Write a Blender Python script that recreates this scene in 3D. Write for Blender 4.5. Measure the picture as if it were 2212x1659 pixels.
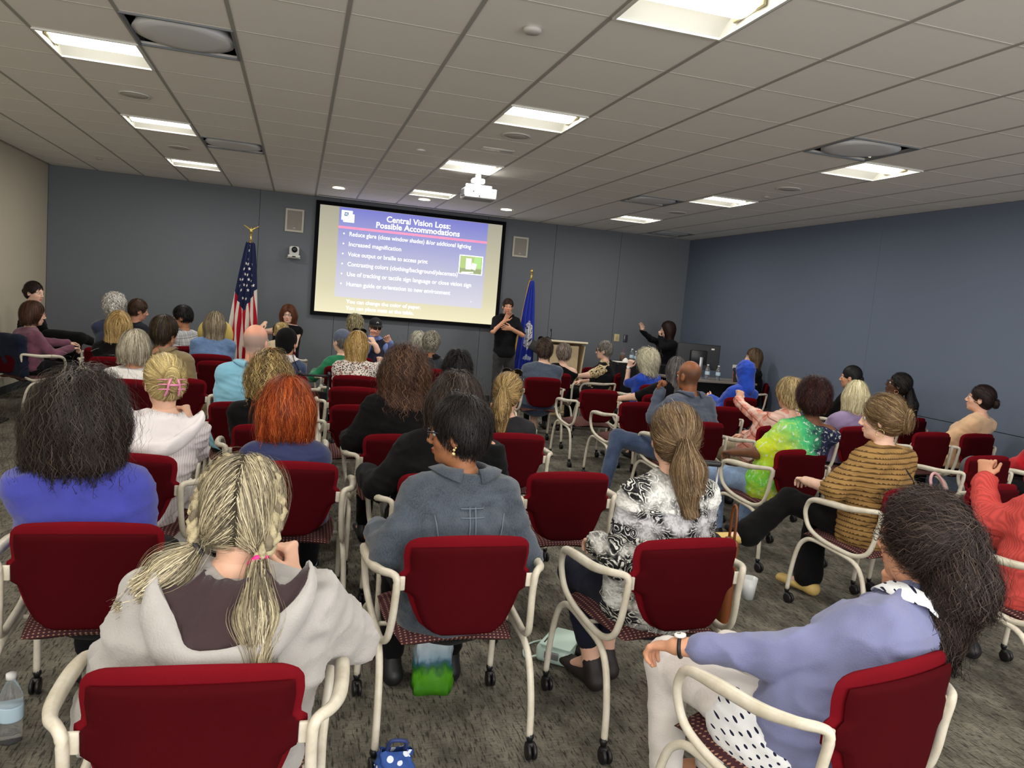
import bpy, bmesh, math, random
import numpy as np
from mathutils import Matrix, Vector
for o in list(bpy.data.objects): bpy.data.objects.remove(o, do_unlink=True)
SC = bpy.context.scene; COL = SC.collection
random.seed(7); RNG = np.random.default_rng(11)
R_ = math.radians
# ---------------------------------------------------------------- camera
EYE = Vector((0, 0, 1.65))
cd = bpy.data.cameras.new('camera'); cam = bpy.data.objects.new('camera', cd); COL.objects.link(cam)
cam.matrix_world = Matrix(((0.95997, -0.05425, -0.27480, 0), (-0.26689, 0.12056, -0.95616, 0), (0.08500, 0.99122, 0.10125, 1.65), (0, 0, 0, 1)))
cd.sensor_fit = 'HORIZONTAL'; cd.sensor_width = 36; cd.lens = 36*1649.5/2212; cd.clip_start = .05
SC.camera = cam
# ---------------------------------------------------------------- world / exposure
w = bpy.data.worlds.new('world'); SC.world = w; w.use_nodes = True
w.node_tree.nodes['Background'].inputs[0].default_value = (.5, .5, .5, 1); w.node_tree.nodes['Background'].inputs[1].default_value = .02
LAMP = 18.0           # watts of every ceiling light
ad = bpy.data.lights.new('rear_fill_light', 'AREA'); ad.shape = 'RECTANGLE'; ad.size = 9.5; ad.size_y = 2.3; ad.energy = 260; ad.color = (.98, .98, 1)  # fill lamp added behind the camera to brighten the ceiling; no window stands there
ao = bpy.data.objects.new('rear_fill_light', ad); COL.objects.link(ao); ao.location = (1.6, -2.5, 1.75); ao.rotation_euler = (R_(90), 0, 0)
vs = SC.view_settings; vs.view_transform = 'Standard'; vs.look = 'None'; vs.gamma = 1; vs.use_curve_mapping = False; vs.exposure = .22
# ---------------------------------------------------------------- materials
def lin(c):
    return tuple(((v/255)/12.92 if v/255 <= .04045 else ((v/255+.055)/1.055)**2.4) for v in c)
MC = {}
class NT:
    def __init__(s, m): s.t = m.node_tree; s.n = s.t.nodes; s.b = s.n['Principled BSDF']
    def new(s, typ, **kw):
        n = s.n.new(typ)
        for k, v in kw.items():
            if k in n.inputs.keys(): n.inputs[k].default_value = v
            else: setattr(n, k, v)
        return n
    def link(s, a, b): s.t.links.new(a, b)
    def coords(s, kind='Object', scale=(1, 1, 1), rot=(0, 0, 0)):
        tc = s.new('ShaderNodeTexCoord'); mp = s.new('ShaderNodeMapping'); mp.inputs['Scale'].default_value = scale; mp.inputs['Rotation'].default_value = rot
        s.link(tc.outputs[kind], mp.inputs[0]); return mp.outputs[0]
    def noise(s, vec, scale, detail=2, rough=.5, dist=0):
        n = s.new('ShaderNodeTexNoise'); n.inputs['Scale'].default_value = scale; n.inputs['Detail'].default_value = detail; n.inputs['Roughness'].default_value = rough; n.inputs['Distortion'].default_value = dist
        s.link(vec, n.inputs['Vector']); return n.outputs['Fac']
    def ramp(s, fac, stops, interp='LINEAR'):
        r = s.new('ShaderNodeValToRGB'); r.color_ramp.interpolation = interp
        e = r.color_ramp.elements
        while len(e) < len(stops): e.new(.5)
        for el, (p, c) in zip(e, stops): el.position = p; el.color = (*c, 1) if len(c) == 3 else c
        s.link(fac, r.inputs[0]); return r.outputs[0]
    def mix(s, fac, a, b, blend='MIX'):
        m = s.new('ShaderNodeMix', data_type='RGBA', blend_type=blend)
        for v, i in ((fac, 0), (a, 6), (b, 7)):
            if hasattr(v, 'is_linked') or hasattr(v, 'links'): s.link(v, m.inputs[i])
            else: m.inputs[i].default_value = v if i == 0 else (*v, 1)
        return m.outputs[2]
    def math(s, op, a, b=0.0, c=None):
        m = s.new('ShaderNodeMath', operation=op)
        for v, i in ((a, 0), (b, 1), (c, 2)):
            if v is None: continue
            if hasattr(v, 'links'): s.link(v, m.inputs[i])
            else: m.inputs[i].default_value = v
        return m.outputs[0]
    def sep(s, vec):
        n = s.new('ShaderNodeSeparateXYZ'); s.link(vec, n.inputs[0]); return n.outputs
    def bump(s, h, strength=.3, dist=.01):
        b = s.new('ShaderNodeBump', Strength=strength, Distance=dist); s.link(h, b.inputs['Height']); s.link(b.outputs[0], s.b.inputs['Normal'])
def base(name, col, rough=.6, metal=0, spec=.5):
    m = bpy.data.materials.new(name); m.use_nodes = True; b = m.node_tree.nodes['Principled BSDF']
    b.inputs['Base Color'].default_value = (*col, 1); b.inputs['Roughness'].default_value = rough; b.inputs['Metallic'].default_value = metal
    b.inputs['Specular IOR Level'].default_value = spec
    return m
def plain(name, rgb, rough=.6, metal=0, spec=.5):
    if name not in MC: MC[name] = base(name, lin(rgb), rough, metal, spec)
    return MC[name]
def emit(name, rgb, strength):
    if name not in MC:
        m = base(name, lin(rgb), .5); b = m.node_tree.nodes['Principled BSDF']
        b.inputs['Emission Color'].default_value = (*lin(rgb), 1); b.inputs['Emission Strength'].default_value = strength; MC[name] = m
    return MC[name]
def cloth(rgb, sc=220, var=.25, bstr=.35, kind=None, rough=.92):
    key = ('cloth', rgb, sc, var, kind)
    if key in MC: return MC[key]
    c = lin(rgb); m = base('cloth', c, rough, 0, .15); t = NT(m); v = t.coords()
    n = t.noise(v, sc, 3); n2 = t.noise(v, 9, 2)
    if kind == 'heather':
        n = t.noise(t.coords(scale=(1, 1, 3)), 150, 3, .7)
        col = t.ramp(n, [(.35, tuple(x*.45 for x in c)), (.65, tuple(min(1, x*1.9+.02) for x in c))])
    elif kind == 'denim':
        n = t.noise(t.coords(scale=(1, 1, .35)), 260, 3, .7)
        a = t.ramp(n, [(.3, tuple(x*.6 for x in c)), (.7, tuple(min(1, x*1.35+.01) for x in c))])
        col = t.mix(t.ramp(n2, [(.4, (0, 0, 0)), (.75, (.5, .5, .5))]), a, tuple(min(1, x*1.9+.03) for x in c))
    else:
        col = t.ramp(n2, [(.3, tuple(x*(1-var) for x in c)), (.7, tuple(min(1, x*(1+var)) for x in c))])
    t.link(col, t.b.inputs['Base Color'])
    t.bump(n, bstr, .004)
    t.b.inputs['Sheen Weight'].default_value = .25 if max(c) > .03 else .03; t.b.inputs['Sheen Roughness'].default_value = .5
    MC[key] = m; return m
def vcol(name, rough=.5, spec=.4, sss=0, bump=0):
    if name in MC: return MC[name]
    m = base(name, (.5, .5, .5), rough, 0, spec); t = NT(m)
    a = t.new('ShaderNodeAttribute', attribute_name='Col'); t.link(a.outputs['Color'], t.b.inputs['Base Color'])
    if sss: t.b.inputs['Subsurface Weight'].default_value = sss; t.b.inputs['Subsurface Scale'].default_value = .01
    if bump: t.bump(t.noise(t.coords(), 90, 3), bump, .003)
    MC[name] = m; return m
# ---------------------------------------------------------------- mesh helpers
def mk(name, V, F, mat, parent=None, col=None, smooth=True, loc=None):
    me = bpy.data.meshes.new(name); V = np.asarray(V, np.float32)
    if isinstance(F, np.ndarray):
        n = F.shape[1]; me.vertices.add(len(V)); me.vertices.foreach_set('co', V.ravel())
        me.loops.add(F.size); me.loops.foreach_set('vertex_index', F.ravel().astype(np.int32))
        me.polygons.add(len(F)); me.polygons.foreach_set('loop_start', np.arange(0, F.size, n, dtype=np.int32)); 
        me.update(calc_edges=True)
    else:
        me.from_pydata([tuple(map(float, v)) for v in V], [], F); me.update()
    me.polygons.foreach_set('use_smooth', np.full(len(me.polygons), smooth)); 
    if col is not None:
        a = me.color_attributes.new('Col', 'FLOAT_COLOR', 'POINT'); c = np.ones((len(V), 4), np.float32); c[:, :3] = col
        a.data.foreach_set('color', c.ravel())
    if mat:
        for q in (mat if isinstance(mat, (list, tuple)) else [mat]): me.materials.append(q)
    o = bpy.data.objects.new(name, me); COL.objects.link(o)
    if parent is not None: o.parent = parent
    if loc is not None: o.location = loc
    return o
def thing(name, label, cat, loc=(0, 0, 0), rz=0, group=None):
    o = bpy.data.objects.new(name, None); COL.objects.link(o); o.empty_display_size = .1
    o.location = loc; o.rotation_euler = (0, 0, rz); return tag(o, label, cat, group)
def tag(o, label=None, cat=None, group=None, kind=None):
    for k, v in (('label', label), ('category', cat), ('group', group), ('kind', kind)):
        if v: o[k] = v
    return o
class MB:
    def __init__(s): s.V = []; s.F = []
    def add(s, V, F):
        b = len(s.V); s.V += [tuple(v) for v in V]; s.F += [tuple(i+b for i in f) for f in F]; return s
    def box(s, c, d, bev=0, rot=None):
        bm = bmesh.new(); bmesh.ops.create_cube(bm, size=1)
        for v in bm.verts: v.co = Vector((v.co.x*d[0], v.co.y*d[1], v.co.z*d[2]))
        if bev: bmesh.ops.bevel(bm, geom=bm.edges[:], offset=bev, segments=2, affect='EDGES', profile=.5)
        M = Matrix.Translation(c) @ (rot.to_4x4() if rot else Matrix())
        bm.verts.index_update(); s.add([M @ v.co for v in bm.verts], [[v.index for v in f.verts] for f in bm.faces]); bm.free(); return s
    def tube(s, pts, r, n=8, closed=False, flat=None, cap=True):
        P = [Vector(p) for p in pts]; L = len(P); rr = r if isinstance(r, (list, tuple)) else [r]*L; V = []; prev = None
        for i, p in enumerate(P):
            if closed: t = (P[(i+1) % L]-P[i-1]).normalized()
            else: t = (P[min(i+1, L-1)]-P[max(i-1, 0)]).normalized()
            if prev is None:
                a = Vector((0, 0, 1)) if abs(t.z) < .9 else Vector((1, 0, 0)); u = t.cross(a).normalized()
            else: u = (prev-t*prev.dot(t)).normalized()
            prev = u; v = t.cross(u); fl = flat[i] if flat else 1
            for k in range(n):
                a = 2*math.pi*k/n; d = u*math.cos(a)+v*math.sin(a)
                if fl != 1: d = Vector((d.x*fl, d.y*(1 if abs(t.y) > .5 else fl), d.z))
                V.append(p+d*rr[i])
        F = []
        for i in range(L if closed else L-1):
            j = (i+1) % L
            for k in range(n): F.append((i*n+k, i*n+(k+1) % n, j*n+(k+1) % n, j*n+k))
        if not closed and cap: F.append(tuple(range(n))[::-1]); F.append(tuple((L-1)*n+k for k in range(n)))
        return s.add(V, F)
    def lathe(s, prof, c=(0, 0, 0), n=16, M=None):
        V = []; F = []; L = len(prof)
        for r, z in prof:
            for k in range(n): a = 2*math.pi*k/n; V.append(Vector((r*math.cos(a), r*math.sin(a), z)))
        for i in range(L-1):
            for k in range(n): F.append((i*n+k, i*n+(k+1) % n, (i+1)*n+(k+1) % n, (i+1)*n+k))
        if prof[0][0] > 1e-5: F.append(tuple(range(n))[::-1])
        if prof[-1][0] > 1e-5: F.append(tuple((L-1)*n+k for k in range(n)))
        M = Matrix.Translation(c) @ (M.to_4x4() if M else Matrix())
        return s.add([M @ v for v in V], F)
    def plate(s, fn, T, nu=20, nv=20, p=6):
        """fn(u,v)->point, normal for u,v in [-1,1]; a pillow of thickness T"""
        V = []; F = []
        for sg in (1, -1):
            for j in range(nv+1):
                v = -1+2*j/nv; v = math.sin(v*math.pi/2)*.35+v*.65
                for i in range(nu+1):
                    u = -1+2*i/nu; u = math.sin(u*math.pi/2)*.35+u*.65
                    q, nn = fn(u, v); t = T*.5*(max(0, 1-abs(u)**p)*max(0, 1-abs(v)**p))**.45
                    V.append(Vector(q)+Vector(nn)*t*sg)
        N = (nu+1)*(nv+1)
        for sg in (0, 1):
            for j in range(nv):
                for i in range(nu):
                    a = sg*N+j*(nu+1)+i; f = (a, a+1, a+nu+2, a+nu+1); F.append(f if sg == 0 else f[::-1])
        return s.add(V, F)
    def out(s, name, mat, parent=None, smooth=True, **k): return mk(name, s.V, s.F, mat, parent, smooth=smooth, **k)
def arc_pts(pts, n=4):
    """Catmull-Rom through pts"""
    P = [Vector(p) for p in pts]; out = []
    for i in range(len(P)-1):
        p0 = P[max(i-1, 0)]; p1 = P[i]; p2 = P[i+1]; p3 = P[min(i+2, len(P)-1)]
        for k in range(n):
            t = k/n; out.append(.5*((2*p1)+(p2-p0)*t+(2*p0-5*p1+4*p2-p3)*t*t+(-p0+3*p1-3*p2+p3)*t**3))
    out.append(P[-1]); return out
def closed_pts(pts, n=4):
    P = [Vector(p) for p in pts]; L = len(P); out = []
    for i in range(L):
        p0, p1, p2, p3 = P[i-1], P[i], P[(i+1) % L], P[(i+2) % L]
        for k in range(n):
            t = k/n; out.append(.5*((2*p1)+(p2-p0)*t+(2*p0-5*p1+4*p2-p3)*t*t+(-p0+3*p1-3*p2+p3)*t**3))
    return out
def copy_tree(o, parent=None):
    c = o.copy(); COL.objects.link(c); c.parent = parent
    for ch in list(KIDS.get(o.name, [])): copy_tree(ch, c)
    return c
def struct(o): o['kind'] = 'structure'; return o
# ================================================================ ROOM
CZ = 3.083; XL, XR, YF, YB = -3.52, 6.70, 12.55, -2.6
GX = [-.44+.6096*k for k in range(-6, 13)]; GY = [4.87+.6096*k for k in range(-13, 14)]
# carpet
m = base('carpet', (.1, .1, .09), .98, 0, .1); t = NT(m)
v = t.coords(scale=(1, 1, 1)); w1 = t.noise(t.coords(scale=(1, .14, 1)), 120, 3, .6, .5); w2 = t.noise(t.coords(scale=(.3, 1, 1)), 110, 2, .6, .3)
blk = t.noise(t.coords(scale=(1, .45, 1)), 8, 3, .6)
dash = t.math('MULTIPLY', t.ramp(w1, [(.52, (0, 0, 0)), (.64, (.8, .8, .8))]), 1)
fib = t.noise(v, 420, 2)
c1 = t.mix(t.ramp(blk, [(.35, (0, 0, 0)), (.65, (1, 1, 1))]), lin((92, 89, 80)), lin((134, 129, 116)))
c1 = t.mix(t.ramp(w2, [(.45, (0, 0, 0)), (.7, (.5, .5, .5))]), c1, lin((64, 61, 56)))
c2 = t.mix(dash, c1, lin((38, 36, 34)))
c3 = t.mix(fib, c2, (.05, .048, .045), 'OVERLAY'); t.link(c2, t.b.inputs['Base Color']); t.bump(fib, .6, .006)
MCARPET = m
def speck(name, rgb, sc=260, amt=.12, rough=.9, bump=.2):
    m = base(name, lin(rgb), rough, 0, .25); t = NT(m); v = t.coords(); n = t.noise(v, sc, 3, .6); c = lin(rgb)
    t.link(t.ramp(n, [(.3, tuple(x*(1-amt) for x in c)), (.7, tuple(min(1, x*(1+amt)) for x in c))]), t.b.inputs['Base Color']); t.bump(n, bump, .003); return m
MWALLB = speck('blue_grey_wallcovering', (113, 118, 124), 160, .10); MWALLR = speck('blue_wall_paint', (106, 117, 135), 300, .03, .75, .05)
MCREAM = speck('cream_wall_paint', (205, 196, 176), 200, .03, .8, .05); MTILE = speck('ceiling_tile', (246, 243, 236), 500, .08, .95, .3)
MGRID = plain('grid_metal', (225, 222, 214), .5); MDARK = plain('dark_recess', (38, 40, 44), .9)
struct(MB().box(((XL+XR)/2, (YF+YB)/2, -.1), (XR-XL+.8, YF-YB+.8, .2)).out('floor', MCARPET, smooth=False))
ceil = struct(MB().box(((XL+XR)/2, (YF+YB)/2, CZ+.55), (XR-XL+.8, YF-YB+.8, .1)).out('ceiling', MDARK, smooth=False))
LIGHTS = [(gx, GY[k]) for gx in (-1.6592, 1.3888, 4.4368) for k in (2, 6, 10, 14, 18, 22)]
VENTS = [(-1.0496, GY[13]), (-1.0496, GY[19]), (3.8272, GY[13]), (3.8272, GY[19]), (5.656, GY[24])]
G = .6096
def near(a, b): return abs(a[0]-b[0]) < .1 and abs(a[1]-b[1]) < .1
PHn = {}
for gi, gx in enumerate(GX[:-1]):
    x0, x1 = max(gx, XL), min(gx+G, XR)
    if x1-x0 < .05: continue
    for gj, gy in enumerate(GY):
        y0, y1 = max(gy, YB), min(gy+G, YF)
        if y1-y0 < .05 or any(near((gx, gy), q) for q in LIGHTS+VENTS): continue
        seen = gy > 2.2 and abs(gx+.3-1.4) < .8*gy+1.2
        key = (round(x1-x0, 3), round(y1-y0, 3))
        cen = ((x0+x1)/2, (y0+y1)/2, CZ+.012)
        if not seen:
            PHn.setdefault('m', MB()).box(cen, (key[0]-.016, key[1]-.010, .016)); continue
        if key not in PHn:
            o = MB().box((0, 0, 0), (key[0]-.016, key[1]-.010, .016), .002).out('ceiling_tile', MTILE, ceil, smooth=False, loc=cen); PHn[key] = o
        else:
            o = PHn[key].copy(); COL.objects.link(o); o.location = cen
tag(PHn['m'].out('ceiling_tiles', MTILE, ceil, smooth=False), kind='stuff')
for gx in GX:
    if XL < gx < XR: MB().box((gx, (YF+YB)/2, CZ+.011), (.024, YF-YB, .02)).out('ceiling_grid_bar', plain('main_runner_shaded', (168, 166, 158)), ceil, smooth=False)  # recess shadow along the main runners put into a darker grey
for gy in GY:
    if YB < gy < YF: MB().box(((XL+XR)/2, gy, CZ+.013), (XR-XL, .018, .02)).out('ceiling_grid_bar', MGRID, ceil, smooth=False)
# walls
wf = struct(MB().box(((XL+XR)/2, YF+.1, CZ/2), (XR-XL+.8, .2, CZ+.6)).out('wall_front', MDARK, smooth=False))
WP = [XL+.004, -.64, .56, 1.76, 2.96, 4.16, 5.36, XR-.004]
for a, b in zip(WP[:-1], WP[1:]):
    for z0, z1 in ((.1, CZ+.002),):
        MB().box(((a+b)/2, YF-.006, (z0+z1)/2), (b-a-.005, .014, z1-z0), .002).out('wall_panel', MWALLB, wf, smooth=False)
struct(MB().box((XL-.1, (YF+YB)/2, CZ/2), (.2, YF-YB, CZ+.6)).out('wall_left', MCREAM, smooth=False))
wr = struct(MB().box((XR+.1, (YF+YB)/2, CZ/2), (.2, YF-YB, CZ+.6)).out('wall_right', MDARK, smooth=False))
RP = [YB, .75, 3.1, 5.45, 7.8, YF-.004]
for a, b in zip(RP[:-1], RP[1:]):
    for z0, z1 in ((.1, .43), (.436, .82), (.826, CZ+.002)) if b < 8 else ((.1, CZ+.002),):
        MB().box((XR-.006, (a+b)/2, (z0+z1)/2), (.014, b-a-.003, z1-z0-.0005), .002).out('wall_panel', MWALLR, wr, smooth=False)
struct(MB().box(((XL+XR)/2, YB-.1, CZ/2), (XR-XL+.8, .2, CZ+.6)).out('wall_back', MCREAM, smooth=False))
MBASE = plain('baseboard', (52, 54, 58), .7)
struct(MB().box(((XL+XR)/2, YF-.012, .05), (XR-XL, .02, .1)).out('baseboard_front', MBASE, smooth=False))
struct(MB().box((XL+.008, (YF+YB)/2, .05), (.016, YF-YB-.03, .1)).out('baseboard_left', MBASE, smooth=False))
struct(MB().box((XR-.012, (YF+YB)/2, .05), (.02, YF-YB-.03, .1)).out('baseboard_right', MBASE, smooth=False))
# ceiling lights
MWH = plain('fixture_white', (225, 225, 218), .5); MLENS = emit('light_lens', (255, 250, 238), 6); MCAP = plain('lens_end_cap', (190, 180, 140), .5)
LA = {}
def light(i, gx, gy):
    nm = ['behind the camera', 'just behind the camera', 'nearest the camera', 'second from the front of the room back', 'middle', 'closest to the screen wall']
    col = ['left column', 'centre column', 'right column'][i//6]; row = ['fifth from the screen wall, outside the view', 'sixth', 'fourth from the screen wall', 'third from the screen wall', 'second from the screen wall', 'closest to the screen wall'][i % 6]
    if i % 6 == 0: row = 'above the rear wall'
    if i % 6 == 1: row = 'directly above the camera row'
    o = thing('ceiling_light', 'recessed square ceiling light in the '+col+', '+row, 'light', (gx+G/2, gy+G/2, CZ), 0, 'recessed ceiling lights')
    h = G/2; f = MB()
    for s in (-1, 1):
        f.box((s*(h-.014), 0, -.002), (.016, 2*h-.012, .012)); f.box((0, s*(h-.014), -.002), (2*h-.044, .016, .012))
    f.out('frame', MWH, o, smooth=False)
    r = MB(); n = 8
    for s in (-1, 1):
        V = []
        for k in range(n+1):
            a = k/n; y = s*(h-.022-(h-.157)*a); z = .005+.075*math.sin(a*math.pi/2)
            V += [(-h+.022, y, z), (h-.022, y, z)]
        r.add(V, [(2*k, 2*k+1, 2*k+3, 2*k+2) for k in range(n)])
        r.add([(s*(h-.022), -h+.02, .003), (s*(h-.022), h-.02, .003), (s*(h-.022), h-.02, .1), (s*(h-.022), -h+.02, .1)], [(0, 1, 2, 3)])
    r.box((0, 0, .105), (2*h-.03, 2*h-.03, .01)); r.out('reflector', MWH, o)
    l = MB(); V = []; n = 10
    for k in range(n+1):
        a = math.pi*k/n; V += [(-h+.045, -.135*math.cos(a), .075-.065*math.sin(a)), (h-.045, -.135*math.cos(a), .075-.065*math.sin(a))]
    l.add(V, [(2*k, 2*k+1, 2*k+3, 2*k+2) for k in range(n)]); l.out('lens', MLENS, o); la = LA.get('l') or bpy.data.lights.new('ceiling_lamp', 'AREA'); LA['l'] = la; la.shape = 'RECTANGLE'; la.size = .5; la.size_y = .2; la.energy = LAMP; la.color = (1, .965, .90); lo = bpy.data.objects.new('lamp_light', la); COL.objects.link(lo); lo.parent = o; lo.location = (0, 0, .006)
    for s in (-1, 1):
        c = MB(); c.box((s*(h-.036), 0, .055), (.016, .26, .07), .005); c.out('end_cap', MCAP, o)
for i, q in enumerate(LIGHTS): light(i, *q)
# round plaque diffusers
MDIF = plain('diffuser_grey', (222, 224, 226), .6); MDIFD = plain('diffuser_dark', (120, 124, 128), .7)
for i, (gx, gy) in enumerate(VENTS):
    lb = ['large round-plate air vent beside the nearest left ceiling light', 'round-plate air vent beside the far left ceiling lights', 'round-plate air vent above the nearest right ceiling light', 'round-plate air vent left of the second right ceiling light', 'round-plate air vent in the far right ceiling corner'][i]
    o = thing('air_vent', lb, 'vent', (gx+G/2, gy+G/2, CZ), 0, 'round air vents in the ceiling'); h = G/2
    f = MB()
    for s in (-1, 1):
        f.box((s*(h-.012), 0, 0), (.014, 2*h-.01, .012)); f.box((0, s*(h-.012), 0), (2*h-.038, .014, .012))
    f.out('frame', MDIFD, o, smooth=False)
    MB().lathe([(.288, 0.004), (.26, .06), (.2, .11), (0, .112)], n=32).out('cone', MDIF, o); 
    MB().box((0, 0, .03), (2*h-.02, 2*h-.02, .012)).out('corner_plate', MDIFD, o, smooth=False) if 0 else None; b = MB().box((0, 0, .13), (2*h, 2*h, .02)); b.out('housing', MDIFD, o, smooth=False)
    MB().lathe([(0, -.006), (.2, -.006), (.262, 0.0), (.266, .006), (.25, .012), (0, .018)], n=40).out('plate', MDIF, o)
# small ceiling things
def disc(name, label, cat, x, y, r, mat, grp=None, h=.012):
    o = MB().lathe([(0, -h), (r*.8, -h), (r*.97, -h*.6), (r, 0), (0, .002)], n=28).out(name, mat, loc=(x, y, CZ-.001)); return tag(o, label, cat, grp)
MSPK = plain('speaker_grille', (192, 189, 182), .8)
for x, y, lb in ((-1.36, 7.0, 'round ceiling speaker between the first and second left ceiling lights'), (-1.36, 9.43, 'round ceiling speaker between the second and third left ceiling lights'), (1.7, 6.43, 'round ceiling speaker just beyond the large centre ceiling light'), (4.77, 6.98, 'round ceiling speaker between the first and second right ceiling lights'), (4.82, 9.49, 'round ceiling speaker between the second and third right ceiling lights')):
    o = thing('ceiling_speaker', lb, 'speaker', (x, y, CZ), 0, 'round ceiling speakers')
    MB().lathe([(0, -.008), (.10, -.008), (.105, -.004), (0, .0)], n=32).out('grille', MSPK, o); MB().lathe([(.104, 0), (.104, -.010), (.122, -.008), (.124, 0)], n=32).out('rim', plain('spk_rim', (215, 212, 205)), o)
disc('smoke_detector', 'small round detector on the ceiling near the top centre', 'detector', 1.09, 3.98, .05, plain('det', (200, 198, 192)), h=.02)
disc('ceiling_sensor', 'small white round sensor on the ceiling left of the projector', 'sensor', 1.07, 7.63, .045, plain('sens', (235, 235, 228)))
disc('sprinkler_cover', 'tiny sprinkler cover on the ceiling near the left wall', 'sprinkler', -2.56, 11.17, .04, MSPK)
disc('sprinkler_cover', 'tiny sprinkler cover on the ceiling beside the second right light', 'sprinkler', 4.9, 7.56, .04, MSPK)
tag(MB().box((1.71, 7.1, CZ-.003), (.3, .12, .006)).out('sensor_strip', MGRID), 'thin rectangular plate on the ceiling before the projector', 'plate')
for x, y, lb in ((.46, 11.2, 'round recessed downlight above the left end of the screen'), (1.69, 11.33, 'round recessed downlight above the middle of the screen'), (2.94, 11.35, 'round recessed downlight above the right end of the screen')):
    o = thing('downlight', lb, 'light', (x, y, CZ), 0, 'round downlights before the screen')
    MB().lathe([(.085, -.001), (.088, -.007), (.102, -.006), (.105, 0)], n=28).out('trim_ring', MWH, o); MB().lathe([(0, -.004), (.086, -.004), (.086, 0)], n=28).out('lamp', emit('downlamp', (255, 244, 222), 9), o)
# slot diffuser along the screen wall
o = thing('slot_diffuser', 'long narrow slot air diffuser in the ceiling above the screen', 'vent', (1.8, 12.33, CZ), 0)
for k in range(4): MB().box((-1.2+.78*k, 0, -.004), (.77, .05, .012)).out('slot_section', MGRID, o, smooth=False); MB().box((-1.2+.78*k, -.045, -.001), (.77, .035, .01)).out('slot_gap', MDIFD, o, smooth=False)
# ================================================================ SCREEN
sx0, sx1, sz0, sz1, SY = .25, 3.19, 1.31, 2.965, YF-.09
scr = thing('projection_screen', 'large black-framed projection screen on the front wall showing a slide', 'screen', ((sx0+sx1)/2, YF-.05, sz0))
sw, sh = sx1-sx0, sz1-sz0
m = base('screen_picture', (.02, .02, .02), .9); t = NT(m); co = t.sep(t.coords()); 
fz = t.math('DIVIDE', co['Z'], sh)
tan_ = t.ramp(fz, [(0, lin((238, 230, 192))), (.25, lin((214, 207, 174))), (1, lin((164, 161, 143)))])
t.link(tan_, t.b.inputs['Emission Color']); t.b.inputs['Emission Strength'].default_value = .92
f = MB(); bw = .06
f.box((0, 0, -bw/2), (sw+2*bw, .06, bw)); f.box((0, 0, sh+bw/2), (sw+2*bw, .06, bw))
for s in (-1, 1): f.box((s*(sw/2+bw/2), 0, sh/2), (bw, .06, sh))
f.out('screen_frame', plain('black_velvet', (20, 20, 23), .9, 0, .1), scr, smooth=False)
MB().box((0, -.02, sh/2), (sw, .012, sh)).out('screen_surface', m, scr, smooth=False)
# slide: world x/z -> local
m = base('slide_blue', (.02, .02, .02), .9); t = NT(m); co = t.sep(t.coords()); fz = t.math('DIVIDE', co['Z'], sh)
t.link(t.ramp(fz, [(.10, lin((216, 214, 222))), (.45, lin((190, 190, 212))), (.78, lin((152, 154, 206))), (1, lin((120, 122, 200)))]), t.b.inputs['Emission Color']); t.b.inputs['Emission Strength'].default_value = .95
SX = lambda px: None
L0, L1 = -sw/2+.295, sw/2-.245       # slide left / right in the picture
MB().box(((L0+L1)/2, -.0275, sh*.575), (L1-L0, .003, sh*.845)).out('slide_background', m, scr, smooth=False)
def sb(name, x, z, w_, h_, rgb, e=.95, dy=0, tilt=0):
    return MB().box((x, -.030-dy, z), (w_, .002, h_), rot=Matrix.Rotation(tilt, 3, 'Y') if tilt else None).out(name, emit(name+str(rgb), rgb, e), scr, smooth=False)
sb('slide_stripe', (L0+L1)/2, sh*.811, L1-L0, .034, (238, 128, 160))
WT = (245, 246, 255)
def txt(s, x, z, size, name='slide_text', rgb=WT, bold=.0, align='LEFT', par=None, y=-.034, e=1.05, rot=(math.pi/2, 0, 0), ext=.0005):
    c = bpy.data.curves.new(name, 'FONT'); c.body = s; c.size = size; c.align_x = align; c.offset = bold; c.extrude = ext; c.resolution_u = 3
    c.materials.append(emit(name+str(rgb), rgb, e) if e else plain(name+str(rgb), rgb)); o = bpy.data.objects.new(name, c); COL.objects.link(o)
    bpy.context.view_layer.update(); me = bpy.data.meshes.new_from_object(o.evaluated_get(bpy.context.evaluated_depsgraph_get())); bpy.data.objects.remove(o); 
    o = bpy.data.objects.new(name, me); COL.objects.link(o); o.parent = par or scr; o.location = (x, y, z); o.rotation_euler = rot; return o
txt('Central Vision Loss:', .08, sh*.905, .128, 'slide_title', bold=.0022, align='CENTER'); txt('Possible Accommodations', .08, sh*.840, .128, 'slide_title', bold=.0022, align='CENTER')
for i, s in enumerate(('Reduce glare (close window shades) &/or additional lighting', 'Increased magnification', 'Voice output or braille to access print', 'Contrasting colors (clothing/background/placemats)', 'Use of tracking or tactile sign language or close vision sign', 'Human guide or orientation to new environment')):
    z = sh*(.735-.0945*i); o = txt(s, L0+.17, z, .094, bold=.0004)
    wid = max(v.co.x for v in o.data.vertices); tgt = (1.97, .83, 1.27, 1.78, 2.02, 1.68)[i]; o.scale = (tgt/wid, 1, 1)
    b = MB().lathe([(0, 0), (.013, 0), (0, .001)], n=10, M=Matrix.Rotation(math.pi/2, 3, 'X')); b.out('slide_bullet', emit('slide_text'+str(WT), WT, 1.05), scr, loc=(L0+.09, -.033, z+.03))
txt('You can change the color of paper.', L0+.19, sh*.098, .084, 'caption_text', bold=.0006, e=1.1); txt('You can place mats at the table.', L0+.19, sh*.036, .084, 'caption_text', bold=.0006, e=1.1)
sb('logo_card', L0+.12, sh*.925, .17, .15, (235, 250, 255)); sb('logo_card', L0+.15, sh*.90, .17, .13, (225, 240, 255), dy=-.0005)
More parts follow.
